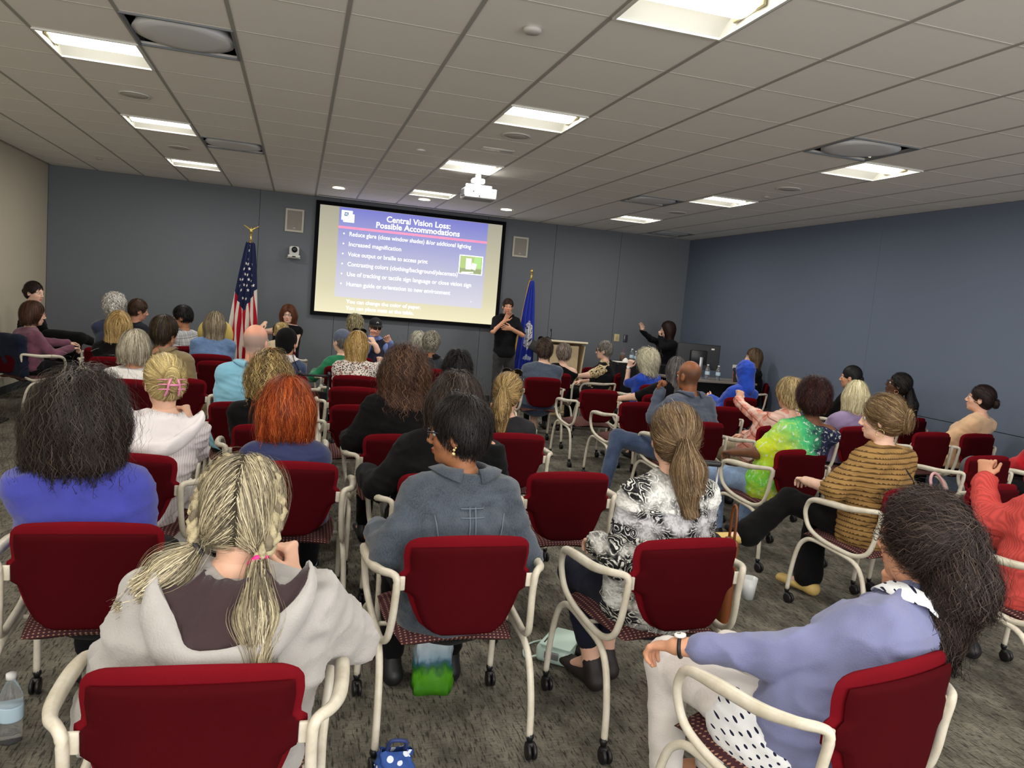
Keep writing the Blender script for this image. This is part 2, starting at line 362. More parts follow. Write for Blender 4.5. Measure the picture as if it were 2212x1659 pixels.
sb('logo_square', L0+.11, sh*.935, .06, .055, (40, 50, 80), dy=.002); txt('VL', L0+.085, sh*.935-.018, .05, 'logo_letters', (200, 225, 245), .002, y=-.036)
px, pz = L1-.24, sh*.575
sb('picture_border', px, pz, .40, .31, (235, 240, 240)); sb('picture_wall', px, pz+.03, .37, .22, (150, 170, 110), dy=.001); sb('picture_curtain', px+.11, pz+.05, .12, .18, (150, 190, 120), dy=.002); sb('picture_table', px, pz-.10, .37, .08, (130, 140, 105), dy=.002)
sb('picture_sheet', px-.04, pz+.015, .09, .18, (215, 235, 240), dy=.003); sb('picture_cup', px+.05, pz-.02, .08, .10, (235, 240, 235), dy=.004, tilt=.2); sb('picture_cloth', px-.05, pz-.125, .2, .02, (225, 230, 225), dy=.004, tilt=-.06)
txt('•', L1-.2, sh*.2, .05, 'slide_mark')
# ---------------------------------------------------------------- wall items
def wallbox(name, label, cat, x, z, w_, h_, grp):
    o = thing(name, label, cat, (x, YF-.013, z), 0, grp); f = MB()
    for s in (-1, 1): f.box((s*(w_/2-.014), -.012, 0), (.028, .024, h_)); f.box((0, -.012, s*(h_/2-.014)), (w_-.056, .024, .028))
    f.out('frame', plain('spk_frame', (196, 192, 178), .5), o, smooth=False)
    m = MC.get('grille') or speck('grille', (150, 146, 138), 900, .3); MC['grille'] = m
    MB().box((0, -.008, 0), (w_-.05, .012, h_-.05)).out('grille', m, o, smooth=False); MB().box((0, -.016, -h_/2+.06), (.03, .002, .008)).out('badge', MWH, o, smooth=False)
wallbox('wall_speaker', 'cream framed flush wall speaker left of the screen above the camera', 'speaker', -.12, 2.677, .275, .35, 'wall speakers'); wallbox('wall_speaker', 'cream framed flush wall speaker right of the screen above the blue flag', 'speaker', 3.54, 2.645, .265, .335, 'wall speakers')
o = thing('video_camera', 'white pan and tilt video camera on the wall left of the screen', 'camera', (-.10, YF-.014, 2.10))
MB().box((0, -.05, 0), (.2, .10, .012), .003).out('bracket', MWH, o); MB().box((0, -.10, .025), (.185, .13, .045), .015).out('camera_base', MWH, o)
b = MB(); b.box((0, -.09, .11), (.15, .10, .14), .03); b.out('camera_head', plain('cam_white', (235, 235, 230), .35), o)
rm = Matrix.Rotation(math.pi/2, 3, 'X'); MB().lathe([(0, 0), (.042, 0), (.045, .02), (.045, .06), (0, .06)], c=(.005, -.13, .125), M=rm).out('lens_barrel', plain('black_plastic', (22, 22, 24), .4), o)
MB().lathe([(0, .0), (.026, .0), (.020, .008), (0, .012)], c=(.005, -.188, .125), M=rm).out('lens', plain('lens_glass', (60, 66, 76), .1, 0, .8), o); MB().box((0, -.167, .02), (.05, .004, .014)).out('sensor_window', plain('black_plastic', (22, 22, 24), .4), o)
o = thing('wall_plate', 'pale beige electrical wall plate near the presenter', 'plate', (5.45, YF-.014, 1.25)); MB().box((0, -.004, 0), (.10, .01, .13), .004).out('plate', plain('beige_pl', (214, 200, 150)), o); MB().box((0, -.011, 0), (.03, .006, .06), .002).out('switch', plain('beige_pl2', (190, 178, 140)), o)
o = thing('wall_outlet', 'slim silver and black wall outlet beside the beige plate', 'outlet', (5.62, YF-.014, 1.25)); MB().box((0, -.004, 0), (.08, .01, .13), .004).out('plate', plain('dk_pl', (60, 62, 70)), o); MB().box((-.02, -.011, 0), (.015, .004, .11)).out('strip', plain('silver', (200, 200, 205), .3, .6), o)
# ---------------------------------------------------------------- projector
PJ = (1.88, 8.55, 2.86)
pj = thing('projector', 'white ceiling-mounted projector before the screen', 'projector', PJ)
MPW = plain('projector_white', (205, 205, 204), .4)
MB().box((0, 0, -.0), (.36, .26, .115), .012).out('body', MPW, pj); MB().box((-.01, -.02, .085), (.30, .05, .03), .008).out('mount_arm', MPW, pj)
MB().lathe([(0, 0), (.085, 0), (.09, .012), (.05, .02), (.035, .06), (0.035, .16), (0, .16)], c=(-.02, 0, .064)).out('mount_column', MPW, pj); MB().box((-.02, 0, .14), (.15, .12, .06), .02).out('mount_plate', MPW, pj)
MB().box((-.185, -.02, 0), (.006, .18, .07)).out('side_grille', plain('pj_grey', (90, 92, 96)), pj, smooth=False); MB().box((0, 0, -.0595), (.33, .23, .004)).out('underside', plain('pj_under', (150, 150, 150)), pj, smooth=False)
for x, z in ((-.09, .01), (-.02, -.035)): MB().lathe([(0, 0), (.008, 0), (.008, .018), (0, .018)], c=(x, -.131, z), M=rm, n=10).out('plug', plain('black_plastic', (22, 22, 24)), pj)
MB().tube(arc_pts([(-.09, -.145, .01), (-.07, -.15, .05), (-.06, -.06, .1)]), .003, 6).out('cable', plain('cable_grey', (120, 120, 120)), pj); MB().tube(arc_pts([(-.02, -.145, -.035), (.03, -.16, -.01), (.03, -.06, .09)]), .003, 6).out('cable', plain('cable_grey', (120, 120, 120)), pj)
MB().lathe([(0, 0), (.035, 0), (.035, .03), (0, .03)], c=(-.1, .16, .0), M=rm, n=20).out('lens', plain('black_plastic', (22, 22, 24)), pj)
# ---------------------------------------------------------------- flags
def flag(name, label, x, y, top, wtop, wbot, zbot, mat, seed, lean=.0, cut=0.0):
    o = thing(name, label, 'flag', (x, y, 0))
    MG = plain('brass_pole', (205, 180, 100), .3, .8)
    MB().tube([(0, 0, .03), (0, 0, top-.08)], .014, 10).out('pole', plain('pole_wood', (120, 84, 40), .4), o); MB().tube([(0, 0, top-.14), (0, 0, top)], .016, 10).out('ferrule', MG, o)
    MB().lathe([(0, 0), (.15, 0), (.15, .02), (.10, .035), (.03, .06), (.02, .12), (0, .12)], n=24).out('base', MG, o)
    nu, nv = 60, 50; V = []; UV = []; rg = random.Random(seed); ph = rg.random()*6
    for j in range(nv+1):
        v = j/nv; z = top-.13-v*(top-.13-zbot)
        W = wtop+(wbot-wtop)*(v**.8)
        for i in range(nu+1):
            u = i/nu; a = u*math.pi*2*3.5+ph; amp = .018+.05*v
            xx = (u-.5)*W+lean*v+.012*math.sin(a*2+v*3); yy = -.03-amp*(1+math.sin(a+v*1.2))*.8-.05*v
            V.append((xx, yy, z+cut*abs(u-.55)*v*.8+.01*math.sin(a))); UV.append((u, v))
    F = [(j*(nu+1)+i, j*(nu+1)+i+1, (j+1)*(nu+1)+i+1, (j+1)*(nu+1)+i) for j in range(nv) for i in range(nu)]
    fo = mk('cloth', V, np.array(F), mat, o); uvl = fo.data.uv_layers.new(name='UVMap'); li = np.empty(len(fo.data.loops), np.int32); fo.data.loops.foreach_get('vertex_index', li); uvl.data.foreach_set('uv', np.array(UV, np.float32)[li].ravel())
    sm = fo.modifiers.new('s', 'SOLIDIFY'); sm.thickness = .003
    return o, V, nu, nv
m = base('us_flag', (1, 1, 1), .8, 0, .2); t = NT(m); uv = t.sep(t.coords('UV'))
st = t.math('MODULO', t.math('ADD', t.math('MULTIPLY', uv['X'], 5.2), t.math('ADD', t.math('MULTIPLY', uv['Y'], -1.5), 10)), 1)
strp = t.mix(t.ramp(st, [(0, (0, 0, 0)), (.5, (1, 1, 1))], 'CONSTANT'), lin((222, 214, 204)), lin((176, 20, 44)))
edge = t.math('SUBTRACT', .52, t.math('MULTIPLY', t.math('ABSOLUTE', t.math('SUBTRACT', uv['X'], .42)), .34))
t.link(t.mix(t.math('LESS_THAN', uv['Y'], edge), strp, lin((32, 38, 72))), t.b.inputs['Base Color']); MUS = m
fo, V, nu, nv = flag('flag', 'stars and stripes flag hanging from a pole left of the screen', -.70, 11.75, 2.36, .10, .52, .32, MUS, 3, -.05)
s = MB(); k = 0
for r in range(11):
    v = .035+r*.043
    for c in range(-2, 3):
        u = .42+c*.17+(.085 if r % 2 else 0)
        if u < .07 or u > .95 or v > .52-.34*abs(u-.42)-.03 or (r < 3 and abs(c) > 0) or (r < 6 and abs(c) > 1): continue
        i = int(u*nu); j = int(v*nv); p = Vector(V[j*(nu+1)+i]); du = (Vector(V[j*(nu+1)+min(nu, i+4)])-Vector(V[j*(nu+1)+max(0, i-4)])).normalized(); dv = (Vector(V[(j+1)*(nu+1)+i])-Vector(V[(j-1)*(nu+1)+i])).normalized(); n_ = du.cross(dv).normalized()
        if n_.y > 0: n_ = -n_
        pts = [p+n_*.012+(du*math.sin(q*math.pi/5)-dv*math.cos(q*math.pi/5))*(.027 if q % 2 == 0 else .011) for q in range(10)]
        s.add(pts, [tuple(range(10))])
tag(s.out('stars', plain('star_white', (232, 230, 224), .8), fo, smooth=False), kind='stuff')
MGOLD = plain('gold_fringe', (226, 160, 40), .6)
MB().lathe([(0, 0), (.03, .0), (.035, .03), (.022, .07), (.018, .1)], c=(0, -.01, 2.14), n=14).out('gold_tassel', MGOLD, fo)
e = MB(); e.lathe([(0, 0), (.02, .01), (.026, .04), (.012, .08), (0, .1)], n=12, c=(0, 0, 2.36))
for sg in (-1, 1): e.tube(arc_pts([(0, 0, 2.40), (sg*.03, 0, 2.43), (sg*.07, 0, 2.455), (sg*.105, 0, 2.475)]), [.014]*4+[.012]*4+[.008]*4+[.003], 8)
e.out('eagle_finial', plain('brass_pole', (205, 180, 100)), fo)
m = base('state_flag', (1, 1, 1), .75, 0, .25); t = NT(m); uvn = t.coords('UV'); uv = t.sep(uvn)
dx = t.math('DIVIDE', t.math('SUBTRACT', uv['X'], .62), .26); dy = t.math('DIVIDE', t.math('SUBTRACT', uv['Y'], .50), .14); rr = t.math('ADD', t.math('MULTIPLY', dx, dx), t.math('MULTIPLY', dy, dy))
nn = t.noise(t.coords('UV', (14, 26, 1)), 1, 3, .6); msk = t.math('LESS_THAN', t.math('ADD', rr, t.math('MULTIPLY', nn, .9)), 1.35)
det = t.math('GREATER_THAN', t.noise(t.coords('UV', (22, 40, 1)), 1, 2), .56); emb = t.mix(det, lin((225, 225, 228)), lin((50, 56, 90)))
dy2 = t.math('DIVIDE', t.math('SUBTRACT', uv['Y'], .71), .035); rb = t.math('LESS_THAN', t.math('ADD', t.math('MULTIPLY', dx, dx), t.math('ADD', t.math('MULTIPLY', dy2, dy2), t.math('MULTIPLY', nn, 1.6))), 1.3)
c = t.mix(msk, lin((44, 62, 170)), emb); c = t.mix(rb, c, lin((190, 200, 225))); c = t.mix(t.math('LESS_THAN', uv['X'], .045), c, lin((226, 170, 40))); t.link(c, t.b.inputs['Base Color']); 
f2, V, nu, nv = flag('flag', 'blue state flag with a white crest on a pole right of the screen', 3.56, 11.8, 2.20, .07, .44, .35, m, 8, -.06)
MB().lathe([(0, 0), (.02, .005), (.024, .03), (.012, .06), (0, .07)], n=12, c=(0, 0, 2.20)).out('finial', plain('brass_pole', (205, 180, 100)), f2)
MB().lathe([(0, 0), (.02, .0), (.04, .05), (.03, .09), (.02, .1)], c=(0, -.01, 1.98), n=14).out('gold_tassel', MGOLD, f2)
# ================================================================ CHAIR
def speckgrid():
    m = base('seat_fabric', lin((66, 40, 44)), .9, 0, .15); t = NT(m); v = t.coords(scale=(62, 62, 62)); s = t.sep(v)
    a = t.math('ABSOLUTE', t.math('SUBTRACT', t.math('FRACT', s['X']), .5)); b = t.math('ABSOLUTE', t.math('SUBTRACT', t.math('FRACT', t.math('ADD', s['Y'], s['Z'])), .5))
    d = t.math('LESS_THAN', t.math('ADD', a, b), .27); n = t.noise(t.coords(), 300, 2)
    t.link(t.mix(d, t.mix(n, lin((58, 34, 40)), lin((84, 50, 54))), lin((170, 128, 104))), t.b.inputs['Base Color']); t.bump(d, .3, .002); return m
def redcloth(name, rgb):
    m = base(name, lin(rgb), .85, 0, .2); t = NT(m); v = t.coords(); n = t.noise(v, 600, 2); n2 = t.noise(v, 5, 2); c = lin(rgb)
    t.link(t.mix(n2, tuple(x*.82 for x in c), tuple(min(1, x*1.15) for x in c)), t.b.inputs['Base Color']); t.bump(n, .4, .002); t.b.inputs['Specular IOR Level'].default_value = .06; return m
MSEAT = speckgrid(); MRED = redcloth('crimson_upholstery', (106, 13, 23)); MRED_SHADE = redcloth('crimson_upholstery_shaded', (64, 5, 11))  # back panel is the same crimson, its shade put into a darker red
MCRM = base('cream_frame', lin((206, 198, 178)), .38, 0, .5); t = NT(MCRM); n = t.noise(t.coords(), 14, 4, .7)
t.link(t.ramp(n, [(.3, lin((196, 187, 165))), (.6, lin((214, 207, 190)))]), t.b.inputs['Base Color'])
MBLK = plain('caster_black', (20, 20, 21), .45)
def hw(z):
    K = [(.485, .03), (.491, .085), (.503, .125), (.53, .160), (.57, .182), (.61, .198), (.635, .207), (.648, .236), (.705, .238), (.718, .221), (.77, .228), (.805, .225), (.825, .210), (.836, .187), (.842, .15)]
    z = max(K[0][0], min(K[-1][0], z))
    for (a, b), (c, d) in zip(K[:-1], K[1:]):
        if z <= c: return b+(d-b)*(z-a)/(c-a)
    return K[-1][1]
def back_surf(z0, z1, scale, off):
    def fn(u, v):
        z = z0+(z1-z0)*(v+1)/2; x = u*hw(z)*scale; zz = z+(.008*(1-u*u) if z > .8 else 0)
        y = -.262-.10*(z-.6)*max(0, z-.55)*2.2-.0-.03*(1-(x/.23)**2)+off
        return (x, y, zz), (0, -1, .12)
    return fn
def make_chair():
    o = thing('armchair', '-', 'chair')
    b = MB(); b.plate(back_surf(.485, .842, 1, .012), .034, 22, 40, 10); b.out('backrest', MRED, o)
    b = MB(); b.plate(back_surf(.492, .806, .92, -.011), .030, 20, 36, 22); b.out('back_panel', MRED_SHADE, o)
    s = MB()
    def sf(u, v):
        w_ = .238*(1-.10*max(0, -v))*(1-.05*abs(v)**3); y = .02+.235*v; z = .452-.012*u*u*(1 if v < .6 else .6)-.05*max(0, v-.5)**1.5-.02*max(0, -v-.6)+.006*math.cos(u*3)
        return (u*w_, y+.02*(1-u*u)*(1 if v > 0 else -1)*abs(v), z), (0, 0, 1)
    s.plate(sf, .052, 20, 20, 5); s.out('seat', MSEAT, o)
    MB().box((0, .02, .418), (.30, .30, .02), .006).out('seat_pan', MBLK, o)
    for sg in (-1, 1):
        leg = arc_pts([(sg*.285, -.285, .075), (sg*.283, -.275, .2), (sg*.279, -.235, .33), (sg*.275, -.165, .395), (sg*.272, -.03, .415), (sg*.272, .12, .43), (sg*.276, .185, .41), (sg*.28, .225, .35), (sg*.285, .25, .22), (sg*.288, .262, .075)], 4)
        b = MB(); b.tube(leg, .0135, 9); b.tube([(sg*.272, .0, .415), (sg*.14, 0, .41)], .009, 6); b.out('leg_frame', MCRM, o)
        P = [(sg*.250, -.285, .69), (sg*.262, -.272, .708), (sg*.292, -.22, .703), (sg*.312, -.12, .690), (sg*.318, .02, .686), (sg*.312, .13, .672), (sg*.302, .175, .63), (sg*.296, .185, .57), (sg*.288, .15, .495), (sg*.28, .06, .452), (sg*.276, -.08, .432), (sg*.27, -.17, .43), (sg*.262, -.235, .462), (sg*.254, -.262, .53), (sg*.249, -.275, .62)]
        R = [.0135, .0135, .015, .019, .020, .016, .0135]+[.0135]*8; rr = []; 
        for i in range(len(P)):
            for k in range(4): rr.append(R[i]+(R[(i+1) % len(P)]-R[i])*k/4)
        fl = None; b = MB(); b.tube(closed_pts(P, 4), rr, 9, closed=True); b.box((sg*.236, -.272, .675), (.035, .012, .05), .004); b.out('arm_frame', MCRM, o)
        for fy, y in (('r', -.285), ('f', .262)):
            c = MB(); x = sg*.287; c.lathe([(0, .0), (.013, .0), (.016, -.012), (.010, -.03), (0, -.03)], c=(x, y, .088), n=10); c.box((x, y-.012, .05), (.04, .03, .022), .008)
            co = c.out('caster', MBLK, o)
            rmx = Matrix.Rotation(math.pi/2, 3, 'Y')
            for d in (-.019, .003): MB().lathe([(0, 0), (.020, 0), (.029, .003), (.030, .008), (.029, .014), (.02, .016), (0, .016)], c=(x+d, y-.02, .030), n=18, M=rmx).out('wheel', MBLK, co)
    return o
CH0 = make_chair(); KIDS = {}
for o in COL.objects:
    if o.parent: KIDS.setdefault(o.parent.name, []).append(o)
CHN = [0]
def chair(x, y, yaw, label, group='crimson armchairs in rows'):
    o = CH0 if CHN[0] == 0 else copy_tree(CH0); CHN[0] += 1
    o.location = (x, y, 0); o.rotation_euler = (0, 0, R_(yaw)); o['label'] = label; o['group'] = group; return o
# ================================================================ SDF ENGINE
def nrm(v): v = np.asarray(v, float); return v/max(1e-9, np.linalg.norm(v))
def C(a, b, ra, rb=None, k=.03, op='u'): return dict(t='c', a=np.array(a, float), b=np.array(b, float), ra=ra, rb=ra if rb is None else rb, k=k, op=op)
def E(c, r, R=None, k=.03, op='u'): return dict(t='e', c=np.array(c, float), r=np.array(r, float), R=np.eye(3) if R is None else np.array(R, float), k=k, op=op)
def X(a, b, ra, rb, xd, k=.04, op='u'):
    a = np.array(a, float); b = np.array(b, float); ax = nrm(b-a); xd = np.array(xd, float); xd = nrm(xd-ax*(xd@ax)); yd = np.cross(ax, xd)
    return dict(t='x', a=a, b=b, ra=np.array(ra, float), rb=np.array(rb, float), xd=xd, yd=yd, ax=ax, L=np.linalg.norm(b-a), k=k, op=op)
def PL(p, n, k=.004): return dict(t='p', c=np.array(p, float), n=nrm(n), k=k, op='i')
def bbox(p):
    if p['t'] == 'c': r = max(p['ra'], p['rb']); return np.minimum(p['a'], p['b'])-r, np.maximum(p['a'], p['b'])+r
    if p['t'] == 'e': r = p['r'].max(); return p['c']-r, p['c']+r
    r = max(p['ra'].max(), p['rb'].max()); return np.minimum(p['a'], p['b'])-r, np.maximum(p['a'], p['b'])+r
def dist(p, x, y, z):
    if p['t'] == 'p': return (x-p['c'][0])*p['n'][0]+(y-p['c'][1])*p['n'][1]+(z-p['c'][2])*p['n'][2]
    if p['t'] == 'e':
        x = x-p['c'][0]; y = y-p['c'][1]; z = z-p['c'][2]; R = p['R']; r = p['r']
        u = (x*R[0, 0]+y*R[1, 0]+z*R[2, 0])/r[0]; v = (x*R[0, 1]+y*R[1, 1]+z*R[2, 1])/r[1]; w_ = (x*R[0, 2]+y*R[1, 2]+z*R[2, 2])/r[2]
        k0 = np.sqrt(u*u+v*v+w_*w_); k1 = np.sqrt((u/r[0])**2+(v/r[1])**2+(w_/r[2])**2); return k0*(k0-1)/(k1+1e-6)
    x = x-p['a'][0]; y = y-p['a'][1]; z = z-p['a'][2]
    if p['t'] == 'c':
        d = p['b']-p['a']; L2 = d@d+1e-9; t = np.clip((x*d[0]+y*d[1]+z*d[2])/L2, 0, 1)
        return np.sqrt((x-t*d[0])**2+(y-t*d[1])**2+(z-t*d[2])**2)-(p['ra']+(p['rb']-p['ra'])*t)
    s = x*p['ax'][0]+y*p['ax'][1]+z*p['ax'][2]; t = np.clip(s/p['L'], 0, 1); e = s-t*p['L']
    u = x*p['xd'][0]+y*p['xd'][1]+z*p['xd'][2]; v = x*p['yd'][0]+y*p['yd'][1]+z*p['yd'][2]
    rx = p['ra'][0]+(p['rb'][0]-p['ra'][0])*t; ry = p['ra'][1]+(p['rb'][1]-p['ra'][1])*t; rm_ = np.minimum(rx, ry)
    k0 = np.sqrt((u/rx)**2+(v/ry)**2+(e/rm_)**2); k1 = np.sqrt((u/rx**2)**2+(v/ry**2)**2+(e/rm_**2)**2); return k0*(k0-1)/(k1+1e-6)
def comb(D, d, p):
    k = p['k']
    if p['op'] == 'u': h = np.maximum(k-np.abs(D-d), 0)/k; return np.minimum(D, d)-h*h*k*.25
    if p['op'] == 's': d = -d
    h = np.maximum(k-np.abs(D-d), 0)/k; return np.maximum(D, d)+h*h*k*.25
def sd(prims, P):
    x, y, z = P[..., 0], P[..., 1], P[..., 2]; D = np.full(x.shape, 1.0)
    for p in prims: D = comb(D, dist(p, x, y, z), p)
    return D
def grid_mesh(prims, h, lo=None, hi=None):
    bb = [bbox(p) for p in prims if p['op'] == 'u']; blo = np.min([b[0] for b in bb], 0)-2*h; bhi = np.max([b[1] for b in bb], 0)+2*h
    if lo is not None: blo = np.maximum(blo, lo)
    if hi is not None: bhi = np.minimum(bhi, hi)
    n = np.ceil((bhi-blo)/h).astype(int)+1
    ax = [blo[i]+h*np.arange(n[i]) for i in range(3)]; D = np.full(n, 1.0, np.float32)
    for p in prims:
        if p['op'] == 'i': s = (slice(0, n[0]), slice(0, n[1]), slice(0, n[2]))
        else:
            l, u = bbox(p); m = p['k']+2*h
            i0 = np.clip(((l-m-blo)/h).astype(int), 0, n); i1 = np.clip(((u+m-blo)/h).astype(int)+2, 0, n)
            if (i1 <= i0).any(): continue
            s = tuple(slice(a, b) for a, b in zip(i0, i1))
        x = ax[0][s[0]][:, None, None]; y = ax[1][s[1]][None, :, None]; z = ax[2][s[2]][None, None, :]
        D[s] = comb(D[s], dist(p, x, y, z), p)
    D[0] = D[-1] = .01; D[:, 0] = D[:, -1] = .01; D[:, :, 0] = D[:, :, -1] = .01
    return snet(D, blo, h)
OFF = np.array([(i, j, k) for i in (0, 1) for j in (0, 1) for k in (0, 1)])
EDG = [(a, b) for a in range(8) for b in range(a+1, 8) if np.abs(OFF[a]-OFF[b]).sum() == 1]
def snet(D, lo, h):
    S = D < 0; c = np.zeros(tuple(np.array(D.shape)-1), np.int8)
    for i, j, k in OFF: c += S[i:c.shape[0]+i, j:c.shape[1]+j, k:c.shape[2]+k]
    act = (c > 0) & (c < 8); idx = np.argwhere(act)
    if len(idx) == 0: return np.zeros((0, 3)), np.zeros((0, 4), int)
    vid = np.full(act.shape, -1, np.int32); vid[act] = np.arange(len(idx))
    q = np.stack([D[tuple((idx+o).T)] for o in OFF], 1); P = np.zeros((len(idx), 3)); W = np.zeros(len(idx))
    for a, b in EDG:
        m = (q[:, a] < 0) != (q[:, b] < 0); t = np.where(m, q[:, a]/(q[:, a]-q[:, b]+1e-12*(~m)), 0)
        P += m[:, None]*(OFF[a]+(OFF[b]-OFF[a])*t[:, None]); W += m
    V = lo+h*(idx+P/W[:, None]); F = []
    for ax in range(3):
        o1, o2 = [(1, 2), (2, 0), (0, 1)][ax]; sl0 = [slice(None)]*3; sl1 = [slice(None)]*3; sl0[ax] = slice(0, -1); sl1[ax] = slice(1, None)
        e = np.argwhere(S[tuple(sl0)] != S[tuple(sl1)]); u = np.zeros(3, int); u[o1] = 1; v = np.zeros(3, int); v[o2] = 1
        ok = (e[:, o1] > 0) & (e[:, o2] > 0) & (e[:, o1] < D.shape[o1]-1) & (e[:, o2] < D.shape[o2]-1); e = e[ok]
        a, b, c_, d = vid[tuple((e-u-v).T)], vid[tuple((e-v).T)], vid[tuple(e.T)], vid[tuple((e-u).T)]
        ins = S[tuple(e.T)]; f = np.where(ins[:, None], np.stack([a, b, c_, d], 1), np.stack([d, c_, b, a], 1)); F.append(f[(f >= 0).all(1)])
    return V, np.concatenate(F)
def wob(P, f, seed=0):
    r = np.random.default_rng(seed); o = np.zeros(len(P))
    for i in range(4):
        k = r.normal(size=3)*f; o += np.sin(P@k+r.random()*6+1.2*np.sin(P@(r.normal(size=3)*f*.6)))
    return o/4
def join(parts):
    V = []; F = []; b = 0
    for v, f in parts: V.append(v); F.append(f+b); b += len(v)
    return np.concatenate(V), np.concatenate(F)
def normals(V, F):
    n = np.zeros_like(V); a = np.cross(V[F[:, 2]]-V[F[:, 0]], V[F[:, 3]]-V[F[:, 1]])
    for i in range(4): np.add.at(n, F[:, i], a)
    return n/(np.linalg.norm(n, axis=1)[:, None]+1e-12)
# ---------------------------------------------------------------- strands
def strands(prims, V, n, flow, K=10, step=.02, w=.002, off=(.000, .006), curl=0, cf=60, free=3, seed=0, mask=None, hang=True, jit=.25, fly=2.5):
    r = np.random.default_rng(seed)
    if mask is not None: V = V[mask(V)]
    if len(V) == 0: return None
    p = V[r.integers(0, len(V), n)]+r.normal(size=(n, 3))*.004; o = r.uniform(off[0], off[1], n); ph = r.random(n)*6.28; js = r.normal(size=(n, 3))*jit
    P = []; Nn = []; Tt = []; fr = np.zeros(n); e = .003; tcur = None; lim = r.uniform(0, free, n); o = np.where(r.random(n) < .05, o*fly, o)
    for k in range(K):
        g = np.stack([sd(prims, p+np.eye(3)[i]*e)-sd(prims, p-np.eye(3)[i]*e) for i in range(3)], 1); g /= np.linalg.norm(g, axis=1)[:, None]+1e-9
        d0 = flow(p)+js*.4; dn = (d0*g).sum(1)[:, None]; hangm = (dn[:, 0] > .72*np.linalg.norm(d0, axis=1)) if hang else np.zeros(n, bool)
        d = np.where(hangm[:, None], d0, d0-g*dn); d /= np.linalg.norm(d, axis=1)[:, None]+1e-9
        tcur = d if tcur is None else nr(tcur*.5+d*.5)
        fr += hangm; q = p-g*((sd(prims, p)-o)*(~hangm))[:, None]*.8
        q = np.where((fr > lim)[:, None], p, q)
        P.append(q.copy()); Nn.append(g); Tt.append(tcur); p = q+tcur*step*np.where(fr > lim, .02, 1)[:, None]
    P = np.stack(P, 1); Nn = np.stack(Nn, 1); Tt = np.stack(Tt, 1); side = np.cross(Tt, Nn); side /= np.linalg.norm(side, axis=2)[..., None]+1e-9
    if curl:
        s = np.arange(K)[None, :]*step*cf; env = np.minimum(1, np.arange(K)/2)[None, :]
        P = P+curl*env[..., None]*(side*np.cos(s+ph[:, None])[..., None]+Nn*(.5+.5*np.sin(s+ph[:, None]))[..., None])
    ww = w*np.concatenate([np.ones(K-2), [.7, .15]])[None, :, None]*r.uniform(.6, 1.3, (n, 1, 1))
    A = P-side*ww/2; B = P+side*ww/2; VV = np.stack([A, B], 2).reshape(-1, 3)
    b = (np.arange(n)*K*2)[:, None]+np.arange(K-1)[None, :]*2; b = b.ravel(); F = np.stack([b, b+1, b+3, b+2], 1)
    return VV, F, np.repeat(np.arange(n), K*2)
def nr(d): return d/(np.linalg.norm(d, axis=-1)[..., None]+1e-9)
# ================================================================ PEOPLE
MSKIN = vcol('skin', .5, .35, .08, .12); MHAIR = vcol('hair_strands', .5, .2); MSCALP = vcol('hair_base', .8, .08, 0, .8)
MSCALP.node_tree.nodes['Bump'].inputs['Distance'].default_value = .01
MEYE = plain('eye_white', (225, 220, 212), .2); MIRIS = plain('iris', (40, 26, 18), .15); MSHOE = plain('shoe_black', (24, 24, 26), .5)
LOD = {0: (.0125, .006, .0042, 9000, .0015), 1: (.017, .0075, .0055, 2600, .0028), 2: (.024, .0095, .008, 800, .0055)}
def hand_prims(W, d, n, t, curl=.45, sc=1., curls=None, spread=.0):
    d = nrm(d); n = nrm(np.array(n, float)-d*(np.dot(n, d))); s = np.cross(d, n); q = []
    q.append(X(W-d*.015, W+d*.085*sc, (.026*sc, .019*sc), (.038*sc, .0125*sc), s, .015))
    for i, (o, L) in enumerate(zip((.030, .010, -.010, -.029), (.070, .079, .073, .057))):
        cu = (curls[i] if curls else curl*(1+.12*i)); p = W+d*.084*sc+s*o*t*sc; dd = nrm(d+s*t*spread*(o/.03)); a = 0; r = .0092*sc
        for j, f in enumerate((.45, .31, .24)):
            a += cu*(1.25, 1.5, .9)[j]; v = dd*math.cos(a)+n*math.sin(a); e = p+v*L*f*sc; q.append(C(p, e, r, r*.9, .004 if j else .008)); p = e; r *= .9
    p = W+d*.02*sc+s*.022*t*sc; a = nrm(d*.75+s*t*.75+n*.35); e = p+a*.045*sc; q.append(C(p, e, .015*sc, .011*sc, .012)); b = nrm(d*(1-curl*.3)+s*t*.35*(1-curl)+n*.6*curl); q.append(C(e, e+b*.045*sc, .0105*sc, .008*sc, .005))
    return q
def ik(S, W, pole, l1, l2):
    D = W-S; L = np.linalg.norm(D); 
    if L > l1+l2-.005: l1, l2 = l1*L/(l1+l2-.005), l2*L/(l1+l2-.005)
    a = (l1*l1-l2*l2+L*L)/(2*L); h = math.sqrt(max(0, l1*l1-a*a)); u = D/L; p = np.array(pole, float); p = nrm(p-u*(p@u)); return S+u*a+p*h
